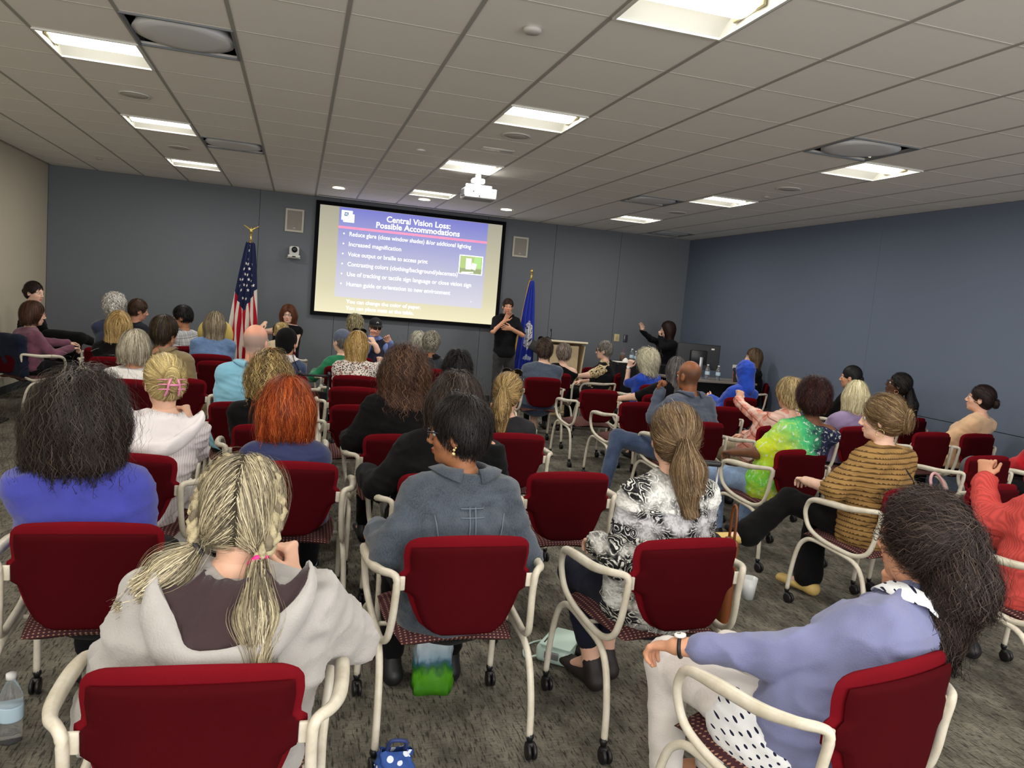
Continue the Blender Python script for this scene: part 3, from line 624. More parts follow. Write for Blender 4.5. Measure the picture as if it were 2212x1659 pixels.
def person(sp):
    lod = sp.get('lod', 1); vB, vH, vF, nS, wS = LOD[lod]; loc = np.array(sp['pos']); yaw = R_(sp.get('yaw', 0))
    o = thing('person', sp['label'], 'person', (loc[0], loc[1], 0), yaw, sp.get('group', 'people seated in the audience'))
    c, s = math.cos(-yaw), math.sin(-yaw); hw_ = np.array(sp['head'], float); dx, dy = hw_[0]-loc[0], hw_[1]-loc[1]
    H = np.array([c*dx-s*dy, s*dx+c*dy, hw_[2]]); stand = sp.get('stand')
    hs = sp.get('hs', 1.06); b = sp.get('bulk', 1.0); swid = sp.get('sw', 1.0); male = sp.get('male')
    a = R_(sp.get('face', 0))-yaw; p = R_(sp.get('pitch', -4)); ro = R_(sp.get('roll', 0))
    Fv = np.array([-math.sin(a)*math.cos(p), math.cos(a)*math.cos(p), math.sin(p)]); Rv = np.array([math.cos(a), math.sin(a), 0]); Uv = np.cross(Rv, Fv)
    Rv, Uv = Rv*math.cos(ro)+Uv*math.sin(ro), Uv*math.cos(ro)-Rv*math.sin(ro); M = np.stack([Rv, Fv, Uv], 1); G = np.stack([np.array([math.cos(a), math.sin(a), 0]), np.array([-math.sin(a), math.cos(a), 0]), np.array([0, 0, 1])], 1)
    hp = lambda x, y, z: H+M@(np.array([x, y, z])*hs); gp = lambda x, y, z: H+G@(np.array([x, y, z])*hs)
    he = lambda x, y, z, r1, r2, r3, k=.02, op='u', f=M: E(H+f@(np.array([x, y, z])*hs), np.array([r1, r2, r3])*hs, f, k*hs, op)
    hc = lambda A, B, r1, r2=None, k=.02, op='u': C(hp(*A), hp(*B), r1*hs, (r2 or r1)*hs, k, op)
    sk = np.array(lin(sp.get('skin', (214, 160, 132)))); tw = R_(sp.get('tw', 0)); rT = np.array([math.cos(tw), math.sin(tw), 0]); fT = np.array([-math.sin(tw), math.cos(tw), 0])
    lean = sp.get('lean', 0)
    pel = np.array(sp.get('pel', (0, -.06, .55))) if not stand else np.array([0, 0, .93])
    N = H+np.array([0, 0, -.165*hs])+(-.035*G[:, 1])-np.array([lean*.03, 0, 0]); hgt = sp.get('arml', 1.0 if sp.get('stand') else .88)
    up = nrm(N-pel); SL = (N-up*.070); shw = .138*swid
    P_ = {sg: SL+rT*sg*shw-fT*.01+np.array([0, 0, -.0]) for sg in (-1, 1)}
    def torso(g, k=.07):
        m1 = pel+(N-pel)*.33; m2 = pel+(N-pel)*.62; q = []
        q.append(X(pel-up*.02, m1, (.172*b+g, .135*b+g), (.150*b+g, .118*b+g), rT, k)); q.append(X(m1, m2, (.150*b+g, .118*b+g), (.158*(b*.5+.5)*swid+g, .115*(b*.6+.4)+g), rT, k)); q.append(X(m2, SL-up*.02, (.158*(b*.5+.5)*swid+g, .113*(b*.6+.4)+g), (.130*swid+g, .075+g), rT, k))
        q.append(C(P_[-1], P_[1], .050*(b*.4+.6)+g, None, .05))
        for sg in (-1, 1): q.append(C(N+rT*sg*.02+up*.0, P_[sg]+up*.008, .044+g, .038+g, .06))
        if not male: q.append(E(m2+fT*.09*b+rT*.0, (.13+g, .065*b+g, .075+g), np.stack([rT, fT, [0, 0, 1]], 1), .05))
        return q
    arms = {}; AR = sp.get('arms', {})
    for sg, nm in ((-1, 'L'), (1, 'R')):
        A = AR.get(nm, 'lap')
        if A == 'lap': W = np.array([sg*.10, .26, .66]); pole = (sg*.8, -.5, -.5); d = (-sg*.5, .8, -.2); n = (0, 0, -1); cu = .35
        elif A == 'rest': W = np.array([sg*.29, .12, .735]); pole = (sg*.5, -.6, -.4); d = (-sg*.1, 1, -.25); n = (-sg*.2, 0, -1); cu = .4
        elif A == 'chin': W = hp(sg*.045, .10, -.15)-np.array([0, 0, .03]); pole = (sg*.5, .25, -1); d = np.array([-sg*.25, -.1, 1]); n = -Fv; cu = .9
        elif A == 'side': W = P_[sg]+np.array([sg*.07, .03, -.50]); pole = (sg*.2, -1, 0); d = (0, .1, -1); n = (-sg, 0, 0); cu = .35
        else: W, pole, d, n, cu = A; W = np.array(W, float)
        W = np.array(W, float)+(0 if A == 'chin' or sp.get('noshift') else 1)*np.array([N[0]*.6, 0, 0])
        S = P_[sg]; pole = pole if stand else (pole[0]*.45, pole[1]-.35, pole[2]-.45); El = ik(S, W, pole, .285*hgt, .245*hgt); arms[sg] = (S, El, W, np.array(d, float), np.array(n, float), cu)
    def armp(g, end=1.0, ge=None, ks=.04):
        q = []; ge = g if ge is None else ge
        for sg in (-1, 1):
            S, El, W = arms[sg][:3]; rb = .048*(b*.5+.5); q.append(C(S, El if end >= .5 else S+(El-S)*end*2, rb+.004+g, (.040 if end >= .5 else .043)*(b*.4+.6)+g, ks))
            if end > .5: q.append(C(El, El+(W-El)*min(1, (end-.5)*2), .040*(b*.4+.6)+g, .0285+ge, ks*.6))
        return q
    legs = {}
    LG = sp.get('legs', {})
    for sg, nm in ((-1, 'L'), (1, 'R')):
        if stand: legs[sg] = (np.array([sg*.09, 0, .88]), np.array([sg*.105, .02, .48]), np.array([sg*.115, -.02, .09]), np.array([sg*.13, .11, .035]))
        else:
            dflt = ((sg*.13, .36, .52), (sg*.13, .36, .10), (sg*.14, .49, .035)); kn, an, to = LG.get(nm, dflt); legs[sg] = (np.array([sg*.095, pel[1]+.04, .53]), np.array(kn, float), np.array(an, float), np.array(to, float))
    def legp(g, end=1.0, flare=0):
        q = []
        for sg in (-1, 1):
            h_, kn, an, to = legs[sg]; q.append(C(h_, kn, .083*(b*.6+.4)+g, .058+g, .05)); e = kn+(an-kn)*end; q.append(C(kn, e, .056+g, .056+(.038-.056)*end+g+flare, .03))
        return q
    body = torso(-.004)+armp(-.002)+legp(0)
    body.append(C(N-up*.02+G[:, 1]*.012, hp(0, -.022, -.05), .054*(1.1 if male else 1), .050*(1.12 if male else 1), .03))
    for sg in (-1, 1): body.append(X(legs[sg][2], legs[sg][3], (.034, .036), (.036, .022), (1, 0, 0), .02))
    cutz = N+(H-N)*.25
    pts = [grid_mesh(body+[PL(cutz+np.array([0, 0, .015]), (0, 0, 1))], vB)]
    head = [C(N-up*.02+G[:, 1]*.012, hp(0, -.022, -.05), .054*(1.1 if male else 1), .050*(1.12 if male else 1), .03), he(0, -.012, .028, .076, .094, .092), he(0, .022, -.035, .058, .068, .072, .03), he(0, .036, -.078, .043, .045, .032, .03), he(0, .068, -.098, .018, .016, .013, .02)]
    for q in (-1, 1):
        head += [he(q*.034, .055, -.032, .024, .024, .024, .02), hc((q*.046, .070, .020), (q*.008, .086, .018), .011, .010, .014), he(q*.031, .097, -.001, .016, .015, .011, .014, 's')]
        head += [he(q*.077, -.006, -.014, .011, .019, .031, .006), he(q*.089, .0, -.012, .008, .010, .018, .005, 's')]
    head += [hc((0, .089, .010), (0, .109, -.030), .007, .0105, .010), he(.010, .098, -.037, .009, .010, .007, .006), he(-.010, .098, -.037, .009, .010, .007, .006), he(0, .0905, -.060, .022, .010, .0055, .004), he(0, .0885, -.0715, .018, .010, .0065, .004)]
    hv, hf = grid_mesh(head+[PL(cutz-np.array([0, 0, .01]), (0, 0, -1))], vH); pts.append((hv, hf)); nb = len(pts[0][0]); nh = len(hv)
    sl = sp.get('sleeve', 1.0)
    for sg in (-1, 1):
        S, El, W, d, n, cu = arms[sg]; f = nrm(W-El); hd = hand_prims(W, d, n, sg, cu if not isinstance(cu, dict) else .3, 1.0*(1.06 if male else .97), None if not isinstance(cu, dict) else cu['c'], .15)
        pts.append(grid_mesh([C(El+(W-El)*.75, W, .031, .026, .02)]+hd, vF if sg in sp.get('vis', (-1, 1)) else .009))
    V, F = join(pts); col = np.tile(sk, (len(V), 1))*(1+.10*wob(V, 30, 3))[:, None]
    rel = (V-H)@M/hs
    def paint(cx, cy, cz, rx, ry, rz, rgb, soft=.25):
        d_ = np.sqrt(((rel[:, 0]-cx)/rx)**2+((rel[:, 1]-cy)/ry)**2+((rel[:, 2]-cz)/rz)**2); w_ = np.clip((1.15-d_)/soft, 0, 1)[:, None]; col[:] = col*(1-w_)+np.array(rgb)*w_
    paint(0, .095, -.0655, .023, .02, .011, sk*np.array([.85, .45, .48])); hcol = np.array(lin((sp.get('hair') or {}).get('c1', (60, 45, 35))))
    for q in (-1, 1): paint(q*.031, .088, .021, .018, .02, .0045, sk*.3+hcol*.4, .5); paint(q*.04, .07, -.035, .022, .03, .02, sk*np.array([1.08, .82, .8]), 1.2)
    if sp.get('stubble'): paint(0, .05, -.085, .06, .06, .045, sk*.55, .8); paint(0, -.03, .05, .085, .1, .09, sk*.72, .4)
    if sp.get('bandhair'):
        m_ = (rel[:, 1] < .045-.35*np.clip(rel[:, 2]-.0, 0, 1))*(rel[:, 2] > -.085)*(np.abs(rel).max(1) < .2); top_ = np.clip((.075-rel[:, 2])/.045, 0, 1)*np.clip((rel[:, 2]+.09)/.03, 0, 1)*m_; top_ *= np.clip(1.4-np.abs(rel[:, 0]/.077)**8*.0, 0, 1)
        earm = (np.abs(rel[:, 0]) > .079); top_ = np.where(earm, 0, top_); top_ = (top_*sp['bandhair'][1])[:, None]; col[:] = col*(1-top_)+np.array(lin(sp['bandhair'][0]))*top_
    bo = mk('body', V, F, MSKIN, o, col)
    for q in (-1, 1):
        e = MB().lathe([(0, -.0118), (.0045, -.0111), (.009, -.0076), (.0118, 0), (.009, .0076), (.0045, .0111), (0, .0118)], n=12); eo = e.out('eye', MEYE, o); eo.location = hp(q*.031, .0775, .001); eo.scale = (hs,)*3
        i_ = MB().lathe([(0, .0), (.0055, 0), (.004, .0016), (0, .002)], n=12); io = i_.out('iris', MIRIS, eo); io.matrix_local = Matrix(((Rv[0], Uv[0], Fv[0], Fv[0]*.0113), (Rv[1], Uv[1], Fv[1], Fv[1]*.0113), (Rv[2], Uv[2], Fv[2], Fv[2]*.0113), (0, 0, 0, 1)))
    # clothes
    th = sp.get('thick', .012); fold = sp.get('fold', .006)
    def dress(prims, name, mat, vox, amp, sd_=0, freq=22, par=o):
        V, F = grid_mesh(prims, vox)
        if len(V) == 0: return None
        n = normals(V, F); w1 = wob(V*np.array([1, 1, .5]), freq, sd_); w2 = wob(V*np.array([.55, .55, 1.5]), freq*1.3, sd_+5); rid = 1-2*np.abs(w2)**.6; V2 = V+n*(amp*.8*w1+amp*.75*rid-amp*.2+amp*.3*wob(V, freq*3.2, sd_+9))[:, None]; return mk(name, V2, F, mat, par)
    neckw = sp.get('neck', .0)
    tp = torso(th)+[C(pel+up*.0, pel+up*.12, .15*b+th, .13*b+th, .05)]
    if not stand:
        hem = sp.get('hem', .49); tp.append(PL((0, 0, hem), (0, 0, -1), .01)); tp.append(PL((0, sp.get('hemy', .15), .55), (0, 1, -.25), .02))
    else: tp.append(PL((0, 0, sp.get('hem', .86)), (0, 0, -1), .01))
    if sl > 0: tp += armp(th, sl, th+sp.get('cuff', .004))
    tp += [C(N-up*.03, N+up*.055, .054+th*.5, .056+th*.4, .035), PL(N+up*(.030+neckw), nrm(up-fT*.15), .006)]
    top = dress(tp, sp.get('topname', 'shirt'), sp['top'], vB*.85, fold, int(H[0]*100) % 97)
    pp = legp(.012, sp.get('pend', .92), sp.get('flare', 0))+[X(pel-up*.03, pel+up*.10, (.178*b, .14*b), (.16*b, .13*b), rT, .05)]
    dress(pp, sp.get('pantname', 'trousers'), sp['pants'], vB*1.1, .004, 3)
    for sg in (-1, 1):
        h_, kn, an, to = legs[sg]; fw = nrm(to-an); hl = an-np.array([fw[0], fw[1], 0])*.05; hl[2] = to[2]+.004
        q = [X(hl, to+np.array([fw[0], fw[1], 0])*.07, (.038, .038), (.043, .028), np.cross((0, 0, 1.), fw)+1e-4, .03), C(an+np.array([0, 0, .0]), hl, .043, .038, .03), PL((0, 0, max(.0, to[2]-.034)), (0, 0, -1), .005)]
        V, F = grid_mesh(q, .011 if lod < 2 else .016); 
        if len(V): mk('shoe', V, F, sp.get('shoes', MSHOE), o)
    # hair
    hr = sp.get('hair')
    if hr and hr['s'] != 'bald': hair(o, hr, hp, gp, he, hc, M, G, H, hs, nS, wS, vH, lod)
    for ex in sp.get('ex', ()): ex(dict(o=o, hp=hp, gp=gp, he=he, hc=hc, M=M, G=G, H=H, hs=hs, N=N, up=up, rT=rT, fT=fT, torso=torso, armp=armp, arms=arms, legs=legs, pel=pel, b=b, vB=vB, vH=vH, dress=dress, P=P_, th=th))
    return o
def hair(o, hr, hp, gp, he, hc, M, G, H, hs, nS, wS, vH, lod):
    st = hr['s']; t = hr.get('t', .010); L = hr.get('L', .15); W = hr.get('w', 1.0); c1 = np.array(lin(hr['c1'])); c2 = np.array(lin(hr.get('c2', hr['c1']))); c3 = np.array(lin(hr.get('c3', hr.get('c2', hr['c1']))))
    gx = lambda x, y, z: gp(x, y, z); cur = hr.get('curl', 0); fluff = hr.get('fluff', .006); HG = lambda x, y, z, a, b_, c_, k=.02, op='u': he(x, y, z, a, b_, c_, k, op, G)
    cap = [he(0, -.014, .032, .078+t, .094+t, .093+t)]; fr = hr.get('front', .0)
    facecut = he(0, .135-.02*fr, -.040+hr.get('brow', 0), .086, .085, .112, .02, 's'); crown = hp(0, -.03, .13); dn = np.array([0, 0, -1.])
    pieces = []
    down = lambda p: dn+nr((p-crown)*np.array([1, 1, 0]))*np.clip((p[:, 2:3]-H[2]-.03)*9, 0, .9)
    if hr.get('part') is not None:
        prt = hr['part']
        def down(p):
            x = (p-H)@M[:, 0]-prt; return dn*1.0+np.sign(x)[:, None]*M[:, 0]*np.clip((p[:, 2:3]-H[2]-.02)*9, 0, 1)-G[:, 1]*.25
    if st in ('short', 'buzz', 'round'):
        cap.append(he(0, -.045, -.015, .070+t*.8, .052+t, .070)); zc = hr.get('nape', -.075)
        cap += [facecut, PL(hp(0, 0, zc), -M[:, 2], .01)]
        if st != 'round': cap += [he(s_*.088, .02, -.04, .03, .034, .05, .01, 's') for s_ in (-1, 1)]
        pieces.append(('hair', cap, down if not hr.get('back') else (lambda p: dn*.5-M[:, 1]*1.0), nS, hr.get('K', 5)))
    elif st == 'fringe':   # balding: hair only round the sides and back
        q = [he(0, -.020, .0, .082, .096, .085), he(0, .10, .0, .11, .10, .12, .02, 's'), he(0, .03, .10, .13, .13, .095, .02, 's'), PL(hp(0, 0, -.075), -M[:, 2], .01)]; pieces.append(('hair', q, down, nS//3, 3))
    elif st in ('bob', 'long'):
        cap.append(HG(0, -.028, -.02, .088*W+t*.6, .080+t, .085, .03)); bot = -L
        if L > .05:
            cap.append(X(gx(0, -.035, -.01), gx(hr.get('dx', 0), -.05-hr.get('dy', .0), -L+.02), (.090*W*hs, .068*hs), (.090*W*hr.get('tw', 1)*hs, .058*hs*hr.get('td', 1)), G[:, 0], .05))
        cap.append(facecut); cap.append(HG(0, .115, -.10, .058, .09, .10, .02, 's'))
        cap.append(PL(gx(0, 0, -L+hr.get('wisp', .02)), (0, 0, -1), .02)); pieces.append(('hair', cap, down, nS, int(hr.get('K', 10 if L > .15 else 8))))
    elif st in ('pony', 'bun', 'halfup', 'pigtails'):
        cap.append(he(0, -.045, -.015, .070+t*.8, .050+t, .070)); cap += [facecut, PL(hp(0, 0, -.085), -M[:, 2], .01)]
        if not hr.get('ears'): cap += [he(s_*.088, .02, -.045, .03, .036, .05, .01, 's') for s_ in (-1, 1)]
        ties = hr.get('ties') or [hr.get('tie', (0, -.118, .0))]
        T = [hp(*q) for q in ties]
        if st == 'pigtails':
            fl = lambda p: nr(np.where((((p-H)@M[:, 0]) > 0)[:, None], T[1]-p, T[0]-p))
        else: fl = lambda p: nr(T[0]-p)+dn*.1
        pieces.append(('hair', cap, fl, nS, 7))
        for i, q in enumerate(ties):
            e = hr.get('ends', [hr.get('end', (0, -.14, -L))])[i]; B = gx(*e); A = T[i]; r0, r1, r2 = hr.get('r', (.022, .036, .014))
            if st == 'bun': pp = [E(A-M[:, 1]*.01*hs, np.array(hr.get('r', (.045, .032, .042)))*hs, M, .02)]; fb = lambda p, A=A: np.cross(p-A, M[:, 1])*30; pieces.append(('bun', pp, fb, nS//3, 6))
            else:
                mid = A+(B-A)*.45-G[:, 1]*hr.get('bow', .02); pp = [C(A, mid, r0*hs, r1*hs, .02), C(mid, B, r1*hs, r2*hs, .03)]; fb = lambda p, A=A, B=B: nr(B-A)*1.0+nr((p-A)*np.array([1, 1, 0]))*hr.get('splay', .15); pieces.append(('ponytail' if st != 'pigtails' else 'pigtail', pp, fb, int(nS*.55), 12))
        if st == 'halfup' or hr.get('drape'):
            q = [HG(0, -.045, -.04, .098*W, .070, .09, .03), X(gx(0, -.05, -.03), gx(0, -.08, -L+.02), (.105*W*hs, .055*hs), (.13*W*hs, .05*hs), G[:, 0], .05), facecut, HG(0, .12, -.08, .07, .11, .12, .02, 's'), PL(gx(0, 0, -L), (0, 0, -1), .02)]; pieces.append(('lower_hair', q, down, nS, 8))
    for nm, pr, fl, n, K in pieces:
        V, F = grid_mesh(pr, vH*1.05)
        if len(V) == 0: continue
        nn_ = normals(V, F); lum = hr.get('lump', .003 if st != 'round' else .006)
        V2 = V+nn_*(lum*wob(V, 70, 2)+(cur*.5*wob(V, 170, 4) if cur else 0)-.003)[:, None]; ho = mk(nm, V2, F, MSCALP, o, np.tile(c1*.75, (len(V), 1))*(1+.5*wob(V*np.array([2, 2, .3]), 150, 1))[:, None].clip(.3, 2))
        stp = hr.get('step', .018 if K > 5 else .010)*hs
        r = strands(pr, V, n, fl, K, stp, wS*hr.get('ws', 1), (.0, fluff), cur, hr.get('cf', 90), hr.get('free', 3), seed=len(V), fly=hr.get('fly', 2.5))
        if r is None: continue
        SV, SF, sid = r; g = np.random.default_rng(5); u = g.random(n); v = g.random(n); root = SV[::K*2]
        band = np.clip(.5+.5*np.sin((((root-H)@G[:, 0])*95+wob(root, 40, 9)*2.5))+g.normal(size=n)*.25, 0, 1)*hr.get('mix', 1)
        cc = c1+(c2-c1)*band[:, None]; cc = np.where((u < hr.get('p3', .15))[:, None], c3, cc)*(.65+.7*v)[:, None]; cv = cc[sid]
        if hr.get('tipc') is not None:
            k = np.tile(np.repeat(np.linspace(0, 1, K), 2), n)[:, None]; cv = cv*(1-k)+np.array(lin(hr['tipc']))*k*(.7+.6*v)[sid][:, None]
        so = mk('strands', SV, SF, MHAIR, ho, cv); so['kind'] = 'stuff'
        if hr.get('gray'): pass
# ---------------------------------------------------------------- accessories
def ex_glasses(rgb=(30, 30, 32), lens=None, hi=0, r=.0016, up=0.0, mat=None):
    def f(c):
        hp = c['hp']; m = mat or plain('glasses'+str(rgb), rgb, .3); b = MB(); z = .002+hi
        for s in (-1, 1):
            pts = [hp(s*.032+.023*math.cos(a), .1075-.010*abs(math.cos(a)*.5+s*.5), z-.002+.017*math.sin(a)) for a in [2*math.pi*k/14 for k in range(14)]]
            b.tube(pts, r*c['hs'], 5, closed=True); b.tube([hp(s*.054, .100, z+.006), hp(s*.076, .06, z+.006), hp(s*.080, 0, z-.0)], r*1.1*c['hs'], 5)
            if lens: b2 = MB(); b2.add(pts, [tuple(range(14))]); b2.out('lens', lens, c['o'], smooth=False)
        b.tube([hp(-.010, .109, z+.004), hp(.010, .109, z+.004)], r*c['hs'], 5); b.out('glasses', m, c['o'])
    return f
MSUN = plain('sunglass_lens', (14, 12, 14), .08, 0, .8)
def ex_sun_top(c):
    hp = c['hp']; b = MB(); l = MB(); z = .118
    for s in (-1, 1):
        q = [hp(s*.036+.03*math.cos(a), .060-.018*math.sin(a)-.01*abs(math.cos(a)), z+.020+.022*math.sin(a)) for a in [2*math.pi*k/12 for k in range(12)]]
        b.tube(q, .003, 5, closed=True); l.add(q, [tuple(range(12))]); b.tube([hp(s*.066, .04, z+.015), hp(s*.096, .0, z-.04), hp(s*.094, -.05, z-.10)], .0035, 6)
    b.out('sunglasses', plain('sun_frame', (30, 22, 18), .25), c['o']); l.out('sunglass_lenses', MSUN, c['o'], smooth=False)
def ex_shades(c):
    hp = c['hp']; b = MB()
    for s in (-1, 1):
        b.tube([hp(s*.052, .094, .006), hp(s*.078, .05, .008), hp(s*.081, -.01, .0)], .003, 6)
        b.add([hp(s*.006, .112, .020), hp(s*.052, .100, .020), hp(s*.060, .088, .008), hp(s*.050, .100, -.016), hp(s*.016, .110, -.018), hp(s*.006, .113, -.002)], [(0, 1, 2, 3, 4, 5)])
    b.out('sunglasses', MSUN, c['o'], smooth=False)
def ex_ring(pts_r, rgb, name='earring', rr=.0022):
    def f(c):
        hp = c['hp']; m = plain('gold'+str(rgb), rgb, .25, .9)
        for s in (-1, 1):
            b = MB(); b.tube([hp(s*.080, -.004+pts_r*math.cos(a), -.050-pts_r+pts_r*math.sin(a)) for a in [2*math.pi*k/16 for k in range(16)]], rr, 6, closed=True); b.out(name, m, c['o'])
    return f
def ex_studs(c):
    for s in (-1, 1):
        for i, (y, z, r) in enumerate(((-.004, -.048, .0065), (-.002, -.062, .008), (-.010, -.040, .0045), (-.016, -.030, .004))):
            b = MB(); b.lathe([(0, -r), (r*.8, -r*.5), (r, 0), (r*.8, r*.5), (0, r)], c=c['hp'](s*.085, y, z), n=10); b.out('earring', plain('pearl_gold', (226, 200, 140), .25, .6), c['o'])
def ex_collar(mat, h=.035, name='collar', g=.012, drop=.012):
    def f(c):
        N, up, G = c['N'], c['up'], c['G']; V = []; n = 28; pr = c['torso'](c['th'])
        for k in range(n+1):
            a = math.pi*(-.5)+.35+(2*math.pi-.7)*k/n; d = c['rT']*math.cos(a)+c['fT']*math.sin(a)+0
            r = .060+g
            for qi, (rr, z) in enumerate(((r, .028+h*.0), (r+.004, .030+h*.45), (r+.010, .030+h*.5), (r+.020, .028), (r+.030, .028-h*.45-drop))):
                p = N+d*rr+up*z
                for _ in range(20):
                    if qi < 3 or sd(pr, p[None])[0] > .012: break
                    p = p+d*.003+up*.004
                V.append(p)
        F = [(k*5+j, k*5+j+1, (k+1)*5+j+1, (k+1)*5+j) for k in range(n) for j in range(4)]
        o = mk(name, V, np.array(F), mat, c['o']); m = o.modifiers.new('s', 'SOLIDIFY'); m.thickness = .003
    return f
def ex_hat(c):
    M = Matrix(c['M'].tolist()).to_4x4(); M.translation = Vector(c['hp'](0, .02, .03))
    rt = Matrix.Rotation(R_(35), 4, 'X'); b = MB(); b.lathe([(.165, 0), (.168, .004), (.10, .012), (.092, .03), (.085, .09), (.06, .105), (0, .11), (0, .104), (.08, .08), (.088, .0), (.165, -.002)], n=32)
    ho = b.out('straw_hat', plain('straw', (232, 205, 110), .8), c['o']); ho.matrix_local = M @ rt; h2 = MB().lathe([(.094, .012), (.096, .02), (.091, .045), (.089, .05)], n=32).out('hat_band', plain('hat_band', (150, 120, 70), .8), ho)
def ex_cap(c):
    he, hp = c['he'], c['hp']; q = [he(0, -.008, .055, .086, .102, .088), PL(hp(0, 0, .040), -c['M'][:, 2], .004)]; V, F = grid_mesh(q, .007); m = plain('cap_black', (26, 27, 30), .85)
    co = mk('cap', V, F, m, c['o']); b = MB(); V = []
    for k in range(11):
        a = math.pi*(k/10); x = .072*math.cos(a)
        V += [hp(x, .055+.045*math.sin(a), .048), hp(x*1.08, .075+.095*math.sin(a), .038-.012*abs(math.cos(a))**2)]
    b.add(V, [(2*k, 2*k+1, 2*k+3, 2*k+2) for k in range(10)]); bo = b.out('cap_brim', m, co); s = bo.modifiers.new('s', 'SOLIDIFY'); s.thickness = .006
    l = MB(); l.lathe([(0, 0), (.019, 0), (.016, .003), (0, .004)], n=16); lo = l.out('cap_badge', plain('badge', (200, 200, 196)), co); Q = np.stack([c['M'][:, 0], c['M'][:, 2], c['M'][:, 1]], 1); Mx = Matrix(Q.tolist()).to_4x4(); Mx.translation = Vector(hp(0, .088, .075)); lo.matrix_local = Mx
    l = MB().lathe([(.006, .004), (.012, .0045), (.006, .005)], n=12); l2 = l.out('badge_mark', plain('badge_dk', (60, 60, 62)), co); l2.matrix_local = Mx
def ex_patterncap(c):
    q = [c['he'](0, -.012, .045, .088, .104, .092), PL(c['hp'](0, 0, -.01), -c['M'][:, 2], .006)]; V, F = grid_mesh(q, .009); mk('knit_cap', V, F, cloth((80, 88, 108), 60, .5, .6, 'heather'), c['o'])
def ex_headwrap(c):
    q = [c['he'](0, -.016, .03, .092, .108, .105), c['he'](0, -.045, -.03, .08, .068, .08), c['he'](0, .135, -.04, .086, .085, .112, .02, 's')]; V, F = grid_mesh(q, .008); n = normals(V, F); V = V+n*(.003*wob(V, 50, 2))[:, None]; mk('black_headwrap', V, F, cloth((13, 13, 14), 200, .3), c['o'])
    b = MB(); b.tube(arc_pts([c['gp'](.085, -.03, -.03), c['gp'](.10, -.06, -.12), c['gp'](.17, -.09, -.22), c['gp'](.19, -.09, -.28)]), .004, 6); b.out('wrap_tie', cloth((13, 13, 14), 200, .3), c['o'])
def ex_band(rgb, r=.006, z=.06, name='headband'):
    def f(c):
        hp = c['hp']; b = MB(); b.tube([hp(.092*math.cos(a), -.02+.0*math.cos(a), .035+.098*math.sin(a)) for a in [math.pi*k/16 for k in range(17)]], r, 7); b.out(name, plain(name+str(rgb), rgb, .6), c['o'])
    return f
def ex_scrunchie(pos, rgb, r=.02, tr=.007, name='hair_tie'):
    def f(c):
        p = c['hp'](*pos); d = nrm(p-c['H']); a = nrm(np.cross(d, (0, 0, 1))); b_ = np.cross(d, a); b = MB()
        b.tube([p+(a*math.cos(t)+b_*math.sin(t))*r*(1+.12*math.sin(t*5)) for t in [2*math.pi*k/20 for k in range(20)]], tr, 7, closed=True); b.out(name, plain(name+str(rgb), rgb, .6), c['o'])
    return f
def ex_claw(pos, rgb, sc=1.0):
    def f(c):
        m = plain('claw'+str(rgb), rgb, .3, 0, .7); b = MB()
        for s in (-1, 1):
            b.tube(arc_pts([c['hp'](pos[0]+s*.010*sc, pos[1]-.018, pos[2]+.040*sc), c['hp'](pos[0]+s*.022*sc, pos[1]-.024, pos[2]+.012*sc), c['hp'](pos[0]+s*.026*sc, pos[1]-.014, pos[2]-.020*sc), c['hp'](pos[0]+s*.030*sc, pos[1]+.010, pos[2]-.045*sc)]), .0055*sc, 7)
            for k in range(3): z = pos[2]+(.03-.022*k)*sc; b.tube(arc_pts([c['hp'](pos[0]+s*.016*sc, pos[1]-.022, z), c['hp'](pos[0]+s*.045*sc, pos[1]-.012, z), c['hp'](pos[0]+s*.058*sc, pos[1]+.010, z-.002)]), .003*sc, 6)
        b.tube([c['hp'](pos[0]-.02*sc, pos[1]-.026, pos[2]+.005), c['hp'](pos[0]+.02*sc, pos[1]-.026, pos[2]+.005)], .005*sc, 7); b.out('hair_claw', m, c['o'])
    return f
def ex_watch(sg, rgb=(20, 20, 22), face=(235, 235, 230)):
    def f(c):
        S, El, W, d, n, cu = c['arms'][sg]; ax = nrm(W-El); p = W-ax*.012; nn = -nrm(n-ax*(n@ax)); s = np.cross(ax, nn); b = MB()
        b.tube([p+(s*math.cos(t)*.034+nn*math.sin(t)*.029) for t in [2*math.pi*k/20 for k in range(20)]], .006, 6, closed=True); bo = b.out('watch', plain('strap'+str(rgb), rgb, .5), c['o'])
        q = MB().lathe([(0, 0), (.0175, 0), (.0175, .006), (.014, .007), (0, .007)], n=20); qo = q.out('watch_face', plain('wface', face, .2), bo); Q = np.stack([s, ax, nn], 1); Mx = Matrix(Q.tolist()).to_4x4(); Mx.translation = Vector(p+nn*.031); qo.matrix_local = Mx
        h = MB().box((0, .004, .008), (.002, .010, .001)).box((.003, 0, .008), (.008, .002, .001)); h2 = h.out('watch_hands', MBLK, bo, smooth=False); h2.matrix_local = Mx
    return f
def ex_hood_up(mat):
    def f(c):
        he = c['he']; q = [he(0, -.02, .025, .098, .118, .118), he(0, -.03, -.06, .085, .085, .10), C(c['N']+c['G'][:, 1]*(-.03), c['gp'](0, -.045, -.07), .095, .085, .04), he(0, .16, -.01, .085, .10, .11, .02, 's')]
        c['dress'](q, 'hood', mat, .012, .006, 7, 28)
    return f
